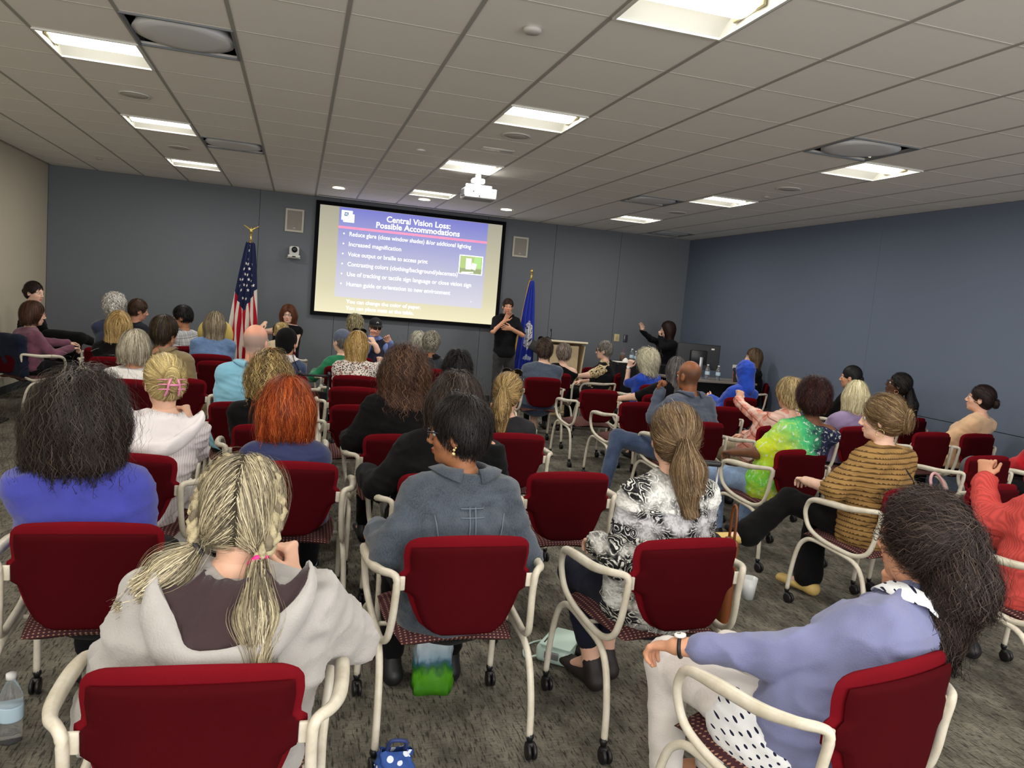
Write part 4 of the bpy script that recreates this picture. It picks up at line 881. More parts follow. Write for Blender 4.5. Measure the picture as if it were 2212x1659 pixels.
def ex_hood_down(mat, lining, S=1.0):
    def f(c):
        N, rT, fT, up = c['N'], c['rT'], c['fT'], c['up']; L = lambda x, y, z: N+rT*x*S+fT*y*S+up*z*S; n = 36; th = c['th']
        A = []; B = []; D = []
        for k in range(n+1):
            u = -1+2*k/n; a = u*1.75; cc = math.cos(u*math.pi/2)
            A.append(L(.078*math.sin(a), -.082*math.cos(a)+.015, .030)); B.append(L(.178*math.sin(u*1.57)+.012*math.sin(u*9), .05-(.215)*cc**.75, .04-.155*cc**1.15+.006*math.sin(u*7))); D.append(L(.205*math.sin(u*1.57), .045-(.195)*cc**.7, -.035-.175*cc**1.05))
        pr = c['torso'](th)+c['armp'](th, .6)
        def push(p, g):
            p = np.array(p)
            for _ in range(25):
                d = sd(pr, p[None])[0]
                if d > g: break
                p = p-fT*.008+up*.002
            return p
        B = [push(p, .032) for p in B]; D = [push(p, .006) for p in D]
        V = []; m = 8
        for k in range(n+1):
            for j in range(m+1): t = j/m; V.append(push(A[k]*(1-t)+B[k]*t+up*(-.045*math.sin(t*math.pi)*S), .02)+up*.003*math.sin(k*.9+j))
        F = [(k*(m+1)+j, k*(m+1)+j+1, (k+1)*(m+1)+j+1, (k+1)*(m+1)+j) for k in range(n) for j in range(m)]; lo = mk('hood_lining', V, np.array(F), lining, c['o']); lo.modifiers.new('s', 'SOLIDIFY').thickness = .004
        V = []; m = 12
        for k in range(n+1):
            ce = B[k]*.5+D[k]*.5; e1 = B[k]-ce; rr = np.linalg.norm(e1); o_ = nrm(-fT*1.0+up*.25+rT*(-1+2*k/n)*.7)
            for j in range(m+1):
                a = 2*math.pi*j/m; q = ce+e1*math.cos(a)*1.08+o_*math.sin(a)*.026*S*(1+.18*math.sin(k*.8+j)); V.append(q)
        F = [(k*(m+1)+j, k*(m+1)+j+1, (k+1)*(m+1)+j+1, (k+1)*(m+1)+j) for k in range(n) for j in range(m)]; h = mk('hood', V, np.array(F), mat, c['o'])
    return f
def ex_strap(rgb=(22, 22, 24), sg=1, r=.006, name='bag_strap'):
    def f(c):
        N, rT, fT, up, pel = c['N'], c['rT'], c['fT'], c['up'], c['pel']; b = MB(); t = c['th']
        P = [N-rT*sg*.05+fT*.05+up*.0, N-rT*sg*.055-fT*.02+up*.012, N-rT*sg*.0-fT*(.085+t)-up*.07, N+rT*sg*.08-fT*(.13+t)-up*.18, N+rT*sg*.16-fT*(.10+t)-up*.33, N+rT*sg*.19-fT*.02-up*.42]
        b.tube(arc_pts(P), r, 6); b.out(name, plain('strap'+str(rgb), rgb, .6), c['o'])
    return f
def ex_mic(c):
    S, El, W, d, n, cu = c['arms'][-1]; a = W+nrm(d)*.05; t = c['hp'](-.005, .125, -.07); dr = nrm(t-a); b = MB().tube([a-dr*.11, t-dr*.03], .011, 10); mo = b.out('microphone', MBLK, c['o']); MB().tube([t-dr*.03, t-dr*.02, t, t+dr*.015], [.014, .021, .022, .01], 10).out('mic_head', plain('mic_mesh', (80, 80, 84), .5, .5), mo)
def ex_seams(rgb=(200, 205, 210), z=(0,)):
    """stitched seams down the back of a jacket, raised on the cloth"""
    def f(c):
        N, rT, fT, up, pel = c['N'], c['rT'], c['fT'], c['up'], c['pel']; pr = c['torso'](c['th'])+c['armp'](c['th'])
        def line(a, b_, name='seam', off=0.009, r=.0025):
            P = []
            for k in range(15):
                p = np.array(a)+(np.array(b_)-np.array(a))*k/14
                for _ in range(14):
                    d = sd(pr, p[None])[0]
                    p = p+(fT)*min(.05, max(-.05, d))*.8 if True else p
                P.append(p-fT*off)
            MB().tube(P, r, 5).out(name, plain('seam'+str(rgb), rgb, .8), c['o'])
        b0 = -fT*.20
        for x in (-.010, .012): line(N-up*.07+rT*x+b0, pel+up*.10+rT*x+b0)
        for s in (-1, 1): line(N-up*.10+rT*s*.135+b0, N-up*.32+rT*s*.085+b0)
        line(N-up*.075-rT*.045+b0, N-up*.075+rT*.045+b0); line(N-up*.105-rT*.045+b0, N-up*.105+rT*.045+b0)
    return f
# ---------------------------------------------------------------- patterned cloths
def pat(name, fn, rough=.9):
    if name in MC: return MC[name]
    m = base(name, (.5, .5, .5), rough, 0, .2); t = NT(m); t.link(fn(t), t.b.inputs['Base Color']); t.bump(t.noise(t.coords(), 220, 2), .25, .003); MC[name] = m; return m
def f_paisley(t):
    v = t.coords(scale=(1, .35, 1)); tc = t.new('ShaderNodeVectorMath', operation='ABSOLUTE'); t.link(v, tc.inputs[0]); s = tc.outputs[0]
    vo = t.new('ShaderNodeTexVoronoi', feature='F1'); vo.inputs['Scale'].default_value = 23; nz = t.new('ShaderNodeTexNoise'); nz.inputs['Scale'].default_value = 14; t.link(s, nz.inputs['Vector'])
    mx = t.new('ShaderNodeMix', data_type='VECTOR'); mx.inputs[0].default_value = .10; t.link(s, mx.inputs[4]); t.link(nz.outputs['Color'], mx.inputs[5]); t.link(mx.outputs[1], vo.inputs['Vector'])
    rings = t.math('SINE', t.math('MULTIPLY', vo.outputs['Distance'], 30)); lace = t.noise(s, 60, 3, .6, 1.2)
    a = t.ramp(rings, [(.40, lin((42, 42, 44))), (.55, lin((222, 222, 214)))]); c = t.ramp(lace, [(.42, (.03, .03, .035)), (.50, (1, 1, 1))]); big = t.ramp(t.noise(s, 9, 2, .5), [(.46, (0, 0, 0)), (.58, (1, 1, 1))])
    z = t.sep(t.coords())['Z']; band = t.math('LESS_THAN', t.math('ABSOLUTE', t.math('SUBTRACT', z, .86)), .05)
    r = t.mix(.75, a, c, 'MULTIPLY'); r = t.mix(big, r, t.mix(.35, lin((226, 226, 220)), c, 'MULTIPLY')); return t.mix(t.math('MULTIPLY', band, .55), r, t.mix(.6, r, lin((84, 74, 140)), 'MULTIPLY'))
def f_tiedye(t):
    v = t.coords(); mp = t.new('ShaderNodeMapping'); mp.inputs['Location'].default_value = (-.07, .15, -.68); t.link(v, mp.inputs[0]); s = t.sep(mp.outputs[0])
    ang = t.math('ARCTAN2', s['Z'], s['X']); r = t.math('SQRT', t.math('ADD', t.math('MULTIPLY', s['X'], s['X']), t.math('MULTIPLY', s['Z'], s['Z']))); n = t.noise(v, 11, 4, .65, 1.0)
    a = t.math('ADD', t.math('DIVIDE', ang, 6.283), t.math('ADD', t.math('MULTIPLY', n, .16), .42)); a = t.math('FRACT', a)
    a = t.math('FRACT', t.math('ADD', a, .70)); c = t.ramp(a, [(0, lin((90, 190, 215))), (.1, lin((150, 110, 190))), (.22, lin((30, 36, 62))), (.42, lin((36, 40, 66))), (.5, lin((70, 190, 120))), (.62, lin((220, 235, 40))), (.75, lin((110, 205, 70))), (.85, lin((235, 225, 50))), (.93, lin((200, 70, 120)))])
    st = t.noise(t.coords(scale=(1, 1, 1)), 16, 3, .6, 2.5); c = t.mix(t.ramp(st, [(.57, (0, 0, 0)), (.66, (.75, .75, .75))]), c, lin((230, 236, 225)))
    ce = t.math('LESS_THAN', t.math('ADD', r, t.math('MULTIPLY', n, .08)), .075); return t.mix(ce, c, lin((215, 50, 60)))
def f_plaid(bg, l1, l2, sc=16):
    def f(t):
        s = t.sep(t.coords()); fx = t.math('FRACT', t.math('MULTIPLY', t.math('ADD', s['X'], t.math('MULTIPLY', s['Y'], .6)), sc)); fz = t.math('FRACT', t.math('MULTIPLY', t.math('SUBTRACT', s['Z'], t.math('MULTIPLY', s['Y'], .4)), sc)); c = lin(bg)
        for f_ in (fx, fz):
            c = t.mix(t.math('MULTIPLY', t.math('LESS_THAN', t.math('ABSOLUTE', t.math('SUBTRACT', f_, .5)), .16), .5), c, lin(l1)); c = t.mix(t.math('MULTIPLY', t.math('LESS_THAN', t.math('ABSOLUTE', t.math('SUBTRACT', f_, .12)), .045), .75), c, lin(l2))
        return c
    return f
def f_spots(bg, fg, sc=45, thr=.35, ring=None):
    def f(t):
        vo = t.new('ShaderNodeTexVoronoi', feature='F1'); vo.inputs['Scale'].default_value = sc; t.link(t.coords(), vo.inputs['Vector']); d = vo.outputs['Distance']
        c = t.mix(t.math('LESS_THAN', d, thr), lin(bg), lin(fg))
        if ring: c = t.mix(t.math('LESS_THAN', t.noise(t.coords(), 22, 1), .36), c, lin(ring))
        return c
    return f
def f_dots(t):
    s = t.sep(t.coords(scale=(48, 48, 48), rot=(0, .5, .5))); a = t.math('SUBTRACT', t.math('FRACT', s['X']), .5); b = t.math('SUBTRACT', t.math('FRACT', t.math('ADD', s['Z'], t.math('MULTIPLY', t.math('FLOOR', s['X']), .5))), .5)
    return t.mix(t.math('LESS_THAN', t.math('ADD', t.math('MULTIPLY', a, a), t.math('MULTIPLY', b, b)), .035), lin((232, 234, 236)), lin((30, 34, 60)))
def f_chev(t):
    s = t.sep(t.coords()); zz = t.math('ABSOLUTE', t.math('SUBTRACT', t.math('FRACT', t.math('MULTIPLY', t.math('ADD', s['X'], s['Y']), 18)), .5)); f = t.math('FRACT', t.math('ADD', t.math('MULTIPLY', s['Z'], 38), t.math('MULTIPLY', zz, 1.3)))
    return t.mix(t.math('LESS_THAN', f, .42), lin((206, 172, 92)), lin((34, 28, 24)))
def f_knit(t):
    s = t.sep(t.coords()); f = t.math('FRACT', t.math('MULTIPLY', s['Z'], 36)); g = t.math('SINE', t.math('MULTIPLY', t.math('ADD', s['X'], s['Y']), 420)); h = t.math('LESS_THAN', f, t.math('ADD', .26, t.math('MULTIPLY', g, .12)))
    t.b.inputs['Roughness'].default_value = .95; return t.mix(h, lin((158, 124, 74)), lin((84, 62, 36)))
def f_rib(rgb, sc=90, ax='X'):
    def f(t):
        s = t.sep(t.coords()); w_ = t.math('SINE', t.math('MULTIPLY', t.math('ADD', s[ax], t.math('MULTIPLY', s['Y'], .5)), sc*6.28)); return t.mix(t.math('MULTIPLY', t.math('ADD', w_, 1), .5), tuple(x*.72 for x in lin(rgb)), lin(rgb))
    return f
def f_floral(t):
    n = t.noise(t.coords(), 26, 3, .6, 1.5); return t.ramp(n, [(.3, lin((60, 45, 35))), (.42, lin((200, 165, 90))), (.5, lin((232, 222, 190))), (.6, lin((130, 70, 60))), (.7, lin((225, 210, 180)))], 'CONSTANT')
def braid(c, s, pts):
    P = arc_pts([c['hp'](s*x, y, z) for x, y, z in pts], 5); n = len(P); rg = np.random.default_rng(3+s)
    for st in range(3):
        Q = []; 
        for i, p in enumerate(P):
            t = (P[min(i+1, n-1)]-P[max(i-1, 0)]).normalized(); out = Vector(nrm(np.array(p)-c['H'])); sd_ = t.cross(out).normalized(); a = i*.85+st*2.094
            Q.append(p+sd_*math.cos(a)*.012+out*(.004+math.sin(2*a)*.007))
        V = MB(); V.tube(Q, [.0105+.002*math.sin(i) for i in range(n)], 8); col = np.tile(np.array(lin((176, 164, 132) if st != 1 else (120, 110, 92))), (len(V.V), 1))*(1+.35*wob(np.array(V.V), 260, st))[:, None]
        mk('braid_strand', V.V, V.F, MSCALP, c['o'], col)
def ex_ringband(c):
    S, El, W, d, n, cu = c['arms'][-1]; d = nrm(d); s = np.cross(d, nrm(n-d*(n@d))); p = W+d*.098-s*(.010)*(-1)+nrm(n)*.008; b = MB().tube([p+(s*math.cos(t)+nrm(n)*math.sin(t))*.0100 for t in [2*math.pi*k/14 for k in range(14)]], .0015, 5, closed=True); b.out('ring', plain('gold_ring', (220, 190, 110), .2, .9), c['o'])
def ex_bracelet(sg):
    def f(c):
        S, El, W, d, n, cu = c['arms'][sg]; ax = nrm(W-El); nn = nrm(n-ax*(n@ax)); s = np.cross(ax, nn)
        for k in range(16): t = 2*math.pi*k/16; MB().lathe([(0, -.004), (.004, 0), (0, .004)], c=W-ax*.01+(s*math.cos(t)*.034+nn*math.sin(t)*.03), n=8).out('bracelet_bead', plain('bead', (226, 214, 190), .3), c['o'])
    return f
def ex_shirttail(c):
    q = [E((-.17, .02, .50), (.055, .16, .10), None, .03), E((-.13, .08, .57), (.07, .10, .045), None, .04)]
    c['dress'](q, 'shirt_tail', pat('dot_collar', f_dots), .012, .005, 4)
def ex_blueshirt(c): c['dress'](c['armp'](.012, 1.0), 'shirt_sleeves', cloth((120, 140, 200)), .016, .005, 3)
def ex_vest(c): c['dress'](c['torso'](.020)+[PL(c['N']+c['up']*.02, (0, 0, 1))], 'black_vest', cloth((24, 24, 26)), .018, .004, 3)
def ex_sock(sg):
    def f(c): h_, kn, an, to = c['legs'][sg]; MB().tube([an+np.array([0, 0, -.02]), an+np.array([0, 0, .05])], .045, 12).out('white_sock', plain('sock', (225, 222, 216), .9), c['o'])
    return f
def ex_hatbehind(c):
    p = c['N']+c['fT']*.17+c['up']*.05; b = MB(); b.lathe([(0, .07), (.07, .07), (.09, .03), (.095, .0), (.19, -.004), (.195, .002), (.1, .008), (.085, .03), (.0, .06)], n=36); ho = b.out('straw_hat', plain('straw', (226, 200, 110), .8), c['o'], loc=p); ho.rotation_euler = (R_(100), 0, R_(-8))
def ex_jacket_on_chair(c):
    q = [X((.0, -.27, .50), (.0, -.29, .86), (.22, .035), (.24, .045), (1, 0, 0), .05), C((-.2, -.27, .84), (.2, -.27, .86), .055, .055, .05), C((.2, -.25, .84), (.24, -.24, .5), .05, .05, .05)]; c['dress'](q, 'navy_jacket', cloth((24, 30, 46), 200, .1), .02, .010, 4)
# ================================================================ FURNITURE AND SMALL THINGS
MWOOD = speck('pale_maple', (216, 196, 158), 30, .06, .5, .05); MBLKC = cloth((20, 20, 22), 180, .3); rm = Matrix.Rotation(math.pi/2, 3, 'X')
o = thing('lectern', 'pale wooden lectern with a wide top beside the blue flag', 'lectern', (4.06, 11.45, 0), R_(-4))
b = MB(); b.box((0, 0, .58), (.46, .36, 1.06), .01); b.out('body', MWOOD, o, smooth=False); b = MB(); b.box((0, -.02, 1.145), (.70, .46, .03), .006, Matrix.Rotation(-.12, 3, 'X')); b.out('top', plain('lectern_top', (228, 214, 184), .5), o, smooth=False)
MB().box((0, 0, .03), (.56, .44, .06), .01).out('base', MWOOD, o, smooth=False)
for s in (-1, 1): V = [(s*.23, -.18, .06), (s*.31, -.2, 1.12), (s*.31, .18, 1.12), (s*.23, .18, .06)]; mk('side_panel', V, [(0, 1, 2, 3)], MWOOD, o, smooth=False).modifiers.new('s', 'SOLIDIFY').thickness = .02
o = thing('desk_microphone', 'black gooseneck microphone standing on the lectern', 'microphone', (3.86, 11.45, 1.16)); MB().lathe([(0, 0), (.06, 0), (.06, .03), (0, .04)], n=16).out('base', MBLK, o); MB().tube(arc_pts([(0, 0, .03), (0, -.02, .1), (-.02, -.05, .16)]), .006, 6).out('neck', MBLK, o); MB().tube([(-.02, -.05, .16), (-.03, -.07, .18)], .012, 8).out('capsule', MBLK, o)
o = thing('tablet_stand', 'black tablet on a bracket at the left edge of the lectern', 'tablet', (3.64, 11.40, 0)); MB().box((0, 0, 1.03), (.26, .03, .16), .005, Matrix.Rotation(.5, 3, 'Y')).out('tablet', MBLK, o); MB().tube([(.03, .03, .02), (.03, .03, 1.03)], .012, 8).out('post', MBLK, o); MB().box((.03, .03, .01), (.25, .25, .02), .004).out('foot', MBLK, o)
# covered table
o = thing('covered_table', 'table draped in a black cloth in front of the presenter', 'table', (5.36, 11.0, 0), R_(0)); MB().box((0, 0, .91), (1.3, .55, .03), .004).out('tabletop', MBLK, o)
V = []; nc = 96
for k in range(nc):
    a = 2*math.pi*k/nc; c, s = math.cos(a), math.sin(a); x = .66*math.copysign(min(1, abs(c)*1.35), c); y = .285*math.copysign(min(1, abs(s)*1.35), s); w_ = .012*math.sin(k*1.3)+.01*math.sin(k*2.9)
    V += [(x*.96, y*.93, .932), (x, y, .925), (x*(1+w_*1.2), y*(1+w_*2), .4), (x*(1.01+w_*2), y*(1.02+w_*4), .01)]
F = [(4*k+j, 4*((k+1) % nc)+j, 4*((k+1) % nc)+j+1, 4*k+j+1) for k in range(nc) for j in range(3)]; mk('tablecloth', V+[(0, 0, .933)], F+[(4*k, 4*((k+1) % nc), 4*nc) for k in range(nc)], MBLKC, o)
MCLR = base('clear_plastic', (.9, .93, .95), .05, 0, .6); MCLR.node_tree.nodes['Principled BSDF'].inputs['Transmission Weight'].default_value = .92; MCLR.node_tree.nodes['Principled BSDF'].inputs['IOR'].default_value = 1.25
MLAB = plain('bottle_label', (190, 215, 230), .4)
def bottle(x, y, z, lb, s=1.0, grp='clear water bottles'):
    o = thing('water_bottle', lb, 'bottle', (x, y, z), 0, grp); MB().lathe([(0, 0), (.028*s, 0), (.032*s, .008*s), (.031*s, .03*s), (.033*s, .05*s), (.031*s, .07*s), (.033*s, .12*s), (.031*s, .145*s), (.018*s, .18*s), (.0125*s, .19*s), (.0125*s, .2*s)], n=20).out('bottle_body', MCLR, o); MB().lathe([(.0335*s, .072*s), (.0340*s, .075*s), (.0340*s, .115*s), (.0335*s, .118*s)], n=20).out('bottle_label', MLAB, o); MB().lathe([(0, .198*s), (.0145*s, .198*s), (.0145*s, .214*s), (0, .214*s)], n=14).out('cap', plain('cap_w', (238, 238, 238), .4), o)
bottle(5.03, 10.92, .934, 'clear water bottle on the black covered table'); bottle(5.12, 10.97, .934, 'second clear water bottle on the black covered table, just right of the first', .85); bottle(5.52, 9.45, .862, 'clear water bottle on the desk left of the booklet, nearer the monitor'); bottle(5.67, 9.42, .862, 'clear water bottle on the desk next to the booklet', .98)
bottle(-.88, 2.86, 0, 'clear water bottle on the carpet at the lower left corner', 1.15); bottle(.15, 4.38, 0, 'clear water bottle on the carpet between the chair rows near the redhead', 1.1)
o = thing('iced_coffee', 'clear cup of iced coffee with a red straw on the covered table', 'cup', (4.90, 10.98, .934)); MB().lathe([(0, .002), (.030, .002), (.040, .11), (0, .11)], n=18).out('coffee', plain('coffee', (120, 66, 32), .2), o); MB().lathe([(.031, 0), (.043, .13), (.045, .132), (.03, .145), (0, .145)], n=18).out('cup', MCLR, o); MB().tube([(0, 0, .05), (.015, 0, .21)], .004, 6).out('straw', plain('straw_red', (150, 40, 50), .4), o)
o = tag(MB().lathe([(0, 0), (.055, 0), (.05, .03), (.03, .055), (.012, .07), (0, .072)], n=9).out('napkin', plain('napkin', (235, 233, 228), .9), loc=(4.90, 10.84, .934)), 'crumpled white napkin on the covered table', 'napkin')
tag(MB().box((0, 0, .006), (.26, .2, .012), .002).out('paper_stack', plain('paper', (222, 220, 212), .9), loc=(4.84, 10.83, .934)), 'flat white papers at the left end of the covered table', 'paper')
# desk and monitor
o = thing('desk', 'grey topped desk with dark legs carrying the monitor and booklet', 'desk', (5.62, 9.62, 0)); MB().box((0, 0, .848), (1.25, .6, .028), .004).out('desk_top', plain('desk_top', (128, 122, 112), .5), o, smooth=False)
for s in (-1, 1):
    for q in (-1, 1): MB().box((s*.56, q*.22, .417), (.05, .05, .834), .004).out('leg', MBLK, o, smooth=False)
MB().box((0, .24, .56), (1.08, .02, .45)).out('modesty_panel', MBLK, o, smooth=False)
o = thing('computer_monitor', 'large black computer monitor seen from behind on the desk', 'monitor', (5.50, 9.72, .862), R_(-12)); b = MB().box((0, 0, .30), (.62, .03, .36), .008); b.out('screen_panel', plain('monitor_black', (24, 25, 28), .35), o, smooth=False)
MB().box((0, -.03, .29), (.24, .04, .2), .012).out('rear_housing', plain('monitor_black', (24, 25, 28)), o); MB().box((.03, -.065, .15), (.05, .03, .3), .006).out('stand_column', plain('stand_silver', (170, 172, 176), .3, .7), o); MB().box((.03, -.03, .006), (.24, .2, .012), .004).out('stand_base', plain('stand_silver', (170, 172, 176)), o)
MB().box((.20, -.0165, .42), (.045, .002, .022)).out('sticker', MWH, o, smooth=False); MB().tube([(.12+.02*math.cos(a), -.017, .42+.02*math.sin(a)) for a in [2*math.pi*k/20 for k in range(20)]], .0015, 4, closed=True).out('round_badge', plain('badge_line', (90, 92, 96)), o)
o = thing('booklet_display', 'black and white booklet standing open on the desk', 'booklet', (5.93, 9.36, .862), R_(8)); mbk = pat('booklet_print', lambda t: t.mix(t.math('LESS_THAN', t.math('FRACT', t.math('MULTIPLY', t.sep(t.coords())['Z'], 55)), .2), lin((24, 24, 28)), lin((120, 120, 122))))
MB().box((0, 0, .10), (.13, .01, .2), 0, Matrix.Rotation(-.12, 3, 'X')).out('cover', mbk, o, smooth=False); MB().box((0, .025, .215), (.13, .012, .05), 0).out('top_band', MWH, o, smooth=False); MB().tube(arc_pts([(-.066, -.012, .0), (-.072, -.005, .08), (-.06, .01, .17)]), .003, 5).out('orange_edge', plain('orange', (216, 96, 50), .5), o); MB().tube(arc_pts([(.085, -.01, .0), (.10, .0, .1), (.08, .03, .2)]), .006, 5).out('side_page', MWH, o)
# floor things
def bag_mesh(w0, w1, h, d, n=28, wr=.006, seed=1):
    V = []; F = []; r = 12
    for j in range(r+1):
        z = h*j/r; W = w0+(w1-w0)*j/r
        for k in range(n):
            a = 2*math.pi*k/n; c, s = math.cos(a), math.sin(a); x = W/2*math.copysign(abs(c)**.5, c); y = d/2*math.copysign(abs(s)**.5, s)*(1-.75*(j/r)); q = wr*math.sin(a*5+j*.9+seed)+wr*.6*math.sin(a*9-j*1.7); V.append((x+c*q, y+s*q, z))
    for j in range(r):
        for k in range(n): F.append((j*n+k, j*n+(k+1) % n, (j+1)*n+(k+1) % n, (j+1)*n+k))
    F.append(tuple(range(n))[::-1]); return V, F
V, F = bag_mesh(.17, .15, .30, .13); o = thing('shopping_bag', 'grocery bag printed with green hills and pale sky under the chair of the denim jacket', 'bag', (.635, 3.06, 0))
def fbag(t):
    s = t.sep(t.coords()); z = t.math('ADD', s['Z'], t.math('MULTIPLY', t.math('SUBTRACT', t.noise(t.coords(scale=(1, 1, .5)), 22, 3), .5), .10)); return t.ramp(t.math('MULTIPLY', z, 3.3), [(0, lin((58, 120, 24))), (.28, lin((80, 150, 30))), (.36, lin((40, 96, 40))), (.42, lin((52, 92, 110))), (.50, lin((140, 165, 180))), (.75, lin((196, 206, 210)))])
mk('bag_body', V, F, pat('hill_print', fbag, .45), o); b = MB()
for s in (-1, 1): b.tube(arc_pts([(-.04, s*.014, .295), (-.035, s*.02, .36), (.035, s*.02, .36), (.04, s*.014, .295)]), .005, 6)
b.out('handle', plain('bag_handle', (110, 150, 60)), o)
o = thing('handbag', 'small mint green handbag lying on the carpet by the boots', 'handbag', (1.30, 3.30, 0), R_(-38)); MMINT = plain('mint_leather', (196, 220, 208), .4); MB().box((0, 0, .045), (.17, .25, .085), .025).out('bag_body', MMINT, o); MB().box((.012, -.02, .094), (.155, .22, .010), .004).out('flap', MMINT, o); MB().tube([(-.05, .1, .100), (-.045, -.11, .101)], .0035, 5).out('zip', plain('zip_dark', (60, 70, 60)), o); MB().box((.0, -.128, .05), (.07, .008, .035), .003).out('clasp', plain('stand_silver', (170, 172, 176)), o); MB().tube(arc_pts([(-.08, .08, .03), (-.15, .06, .008), (-.17, -.03, .008), (-.13, -.12, .008), (-.07, -.11, .03)]), .005, 6).out('strap', MMINT, o)
V, F = bag_mesh(.15, .10, .13, .12, wr=.008, seed=4); o = thing('printed_bag', 'blue and white printed cloth bag at the bottom edge in front of the rear caster', 'bag', (.40, 2.43, 0)); mk('bag_body', V, F, pat('blue_print', f_spots((54, 84, 150), (222, 228, 238), 26, .30), .8), o); b = MB(); b.tube(arc_pts([(-.03, 0, .125), (-.02, -.02, .17), (.03, -.02, .165), (.03, 0, .125)]), .007, 6); b.out('handle', plain('navy_handle', (40, 56, 110)), o)
o = thing('rolling_case', 'black wheeled case with a raised handle beside the paisley blouse', 'suitcase', (2.10, 3.46, 0), R_(-15)); MB().box((0, .03, .30), (.24, .2, .48), .03).out('case_body', MBLKC, o)
for s in (-1, 1): MB().tube([(s*.07, .10, .52), (s*.07, .10, .90)], .007, 6).out('handle_rail', plain('stand_silver', (170, 172, 176)), o); MB().lathe([(0, 0), (.03, 0), (.03, .02), (0, .02)], c=(s*.10, .03, .03), M=Matrix.Rotation(math.pi/2, 3, 'Y')).out('wheel', MBLK, o)
MB().box((0, .10, .91), (.17, .03, .03), .01).out('handle_grip', MBLK, o)
o = thing('handbag', 'brown leather handbag leaning on the black wheeled case', 'handbag', (2.15, 3.27, 0), R_(-15)); MB().box((0, 0, .30), (.05, .12, .58), .02).out('bag_body', plain('brown_leather', (110, 58, 24), .4), o); MB().tube(arc_pts([(0, -.04, .58), (0, -.03, .74), (0, .03, .74), (0, .04, .58)]), .007, 6).out('strap', plain('brown_leather', (110, 58, 24)), o)
o = thing('plastic_cup', 'white plastic cup standing on the carpet below the wedge sandal', 'cup', (2.74, 3.93, 0)); MB().lathe([(0, 0), (.036, 0), (.05, .13), (.047, .13), (.034, .006), (0, .006)], n=20).out('cup', plain('cup_translucent', (205, 208, 206), .3), o)
o = thing('walker', 'folded black rollator walker standing in the aisle', 'walker', (.18, 7.25, 0)); 
for s in (-1, 1):
    b = MB(); b.tube(arc_pts([(s*.14, -.2, .09), (s*.13, -.05, .5), (s*.13, .02, .86), (s*.13, -.12, .88)]), .012, 7); b.tube([(s*.13, 0, .62), (s*.14, .22, .09)], .011, 7); b.out('side_frame', MBLK, o)
    for y in (-.2, .22): MB().lathe([(0, 0), (.07, 0), (.08, .01), (.07, .025), (0, .025)], c=(s*.15-.012, y, .08), M=Matrix.Rotation(math.pi/2, 3, 'Y')).out('wheel', MBLK, o)
MB().box((0, 0, .50), (.25, .05, .42), .015).out('seat_bag', MBLKC, o); MB().box((0, -.02, .86), (.26, .03, .02), .006).out('cross_bar', MBLK, o)
o = thing('backpack_strap_bag', 'small flat black bag on the carpet at the left edge', 'bag', (-3.02, 9.0, 0)); MB().box((0, 0, .012), (.3, .24, .024), .008).out('bag_body', MBLKC, o); MB().tube(arc_pts([(-.1, .1, .02), (-.05, .18, .012), (.08, .17, .012), (.1, .1, .02)]), .008, 6).out('strap', MBLK, o)
# ================================================================ CHAIRS
CHAIRS = {'C1': (-0.157, 1.93, -2.0), 'C2': (-0.611, 2.943, 0.0), 'C3': (0.614, 2.802, 2.0), 'C4': (1.439, 2.771, 5.0), 'C5': (1.453, 1.78, 14.0), 'C6': (1.358, 3.841, 3.0), 'clip': (0.709, 3.751, 2.0), 'curly': (0.635, 4.726, 0.0), 'sung': (1.359, 4.912, 2.0), 'r877': (0.487, 5.856, 0.0), 'r838': (0.52, 6.923, 0.0), 'leop': (0.587, 7.85, 0.0), 'C44': (0.537, 8.741, 0.0), 'C20': (2.838, 8.82, 0.0), 'C21': (3.136, 7.823, 3.0), 'C22': (3.188, 6.9, 3.0), 'bkT': (3.764, 7.683, 8.0), 'C40': (4.3, 10.9, 8.0), 'C41': (4.12, 10.0, 60.0), 'C42': (3.243, 9.583, 0.0), 'C23': (3.188, 5.777, 8.0), 'C24': (4.041, 6.884, 8.0), 'C25': (4.868, 7.842, 5.0), 'C26': (3.883, 5.78, 12.0), 'C27': (3.35, 4.701, 7.0), 'C28': (4.823, 5.944, 12.0), 'C29': (5.553, 5.808, 5.0), 'C30': (6.22, 6.78, 14.0), 'C31': (6.11, 5.853, 8.0), 'C32': (5.014, 4.725, 5.0), 'C33': (4.007, 3.784, 8.0), 'C34': (3.293, 3.657, 10.0), 'C36': (-2.78, 9.45, -38.0), 'C38': (-1.646, 8.274, 0.0), 'C7': (0.003, 3.92, 0.0), 'C8': (-0.705, 4.003, -3.0), 'C9': (-0.101, 4.891, 0.0), 'C10': (-0.318, 5.732, 0.0), 'C11': (-0.894, 6.933, -3.0), 'C12': (-0.917, 9.204, 5.0), 'C13': (-0.719, 8.484, 0.0), 'coral': (3.45, 2.74, 5.0), 'C45': (6.22, 8.0, 20.0), 'coat': (-2.45, 10.2, -30.0), 'bobc': (-1.213, 6.66, 0.0), 'clA': (-1.889, 9.209, -8.0), 'clB': (-1.91, 10.656, -20.0), 'cap': (1.104, 11.24, 178.0), 'gr': (0.708, 10.06, 5.0), 'longb': (1.369, 6.56, 0.0), 'grc': (1.55, 9.06, 0.0), 'whc': (1.482, 9.66, 0.0), 'whtc': (4.211, 8.759, 12.0), 'redp': (5.865, 4.68, 5.0), 'bkw': (6.367, 9.78, 60.0), 'slk': (6.08, 7.358, 14.0), 'bcap': (-0.075, 7.66, -5.0), 'chk': (-1.364, 10.052, 30.0), 'orc': (-0.174, 10.659, -10.0)}
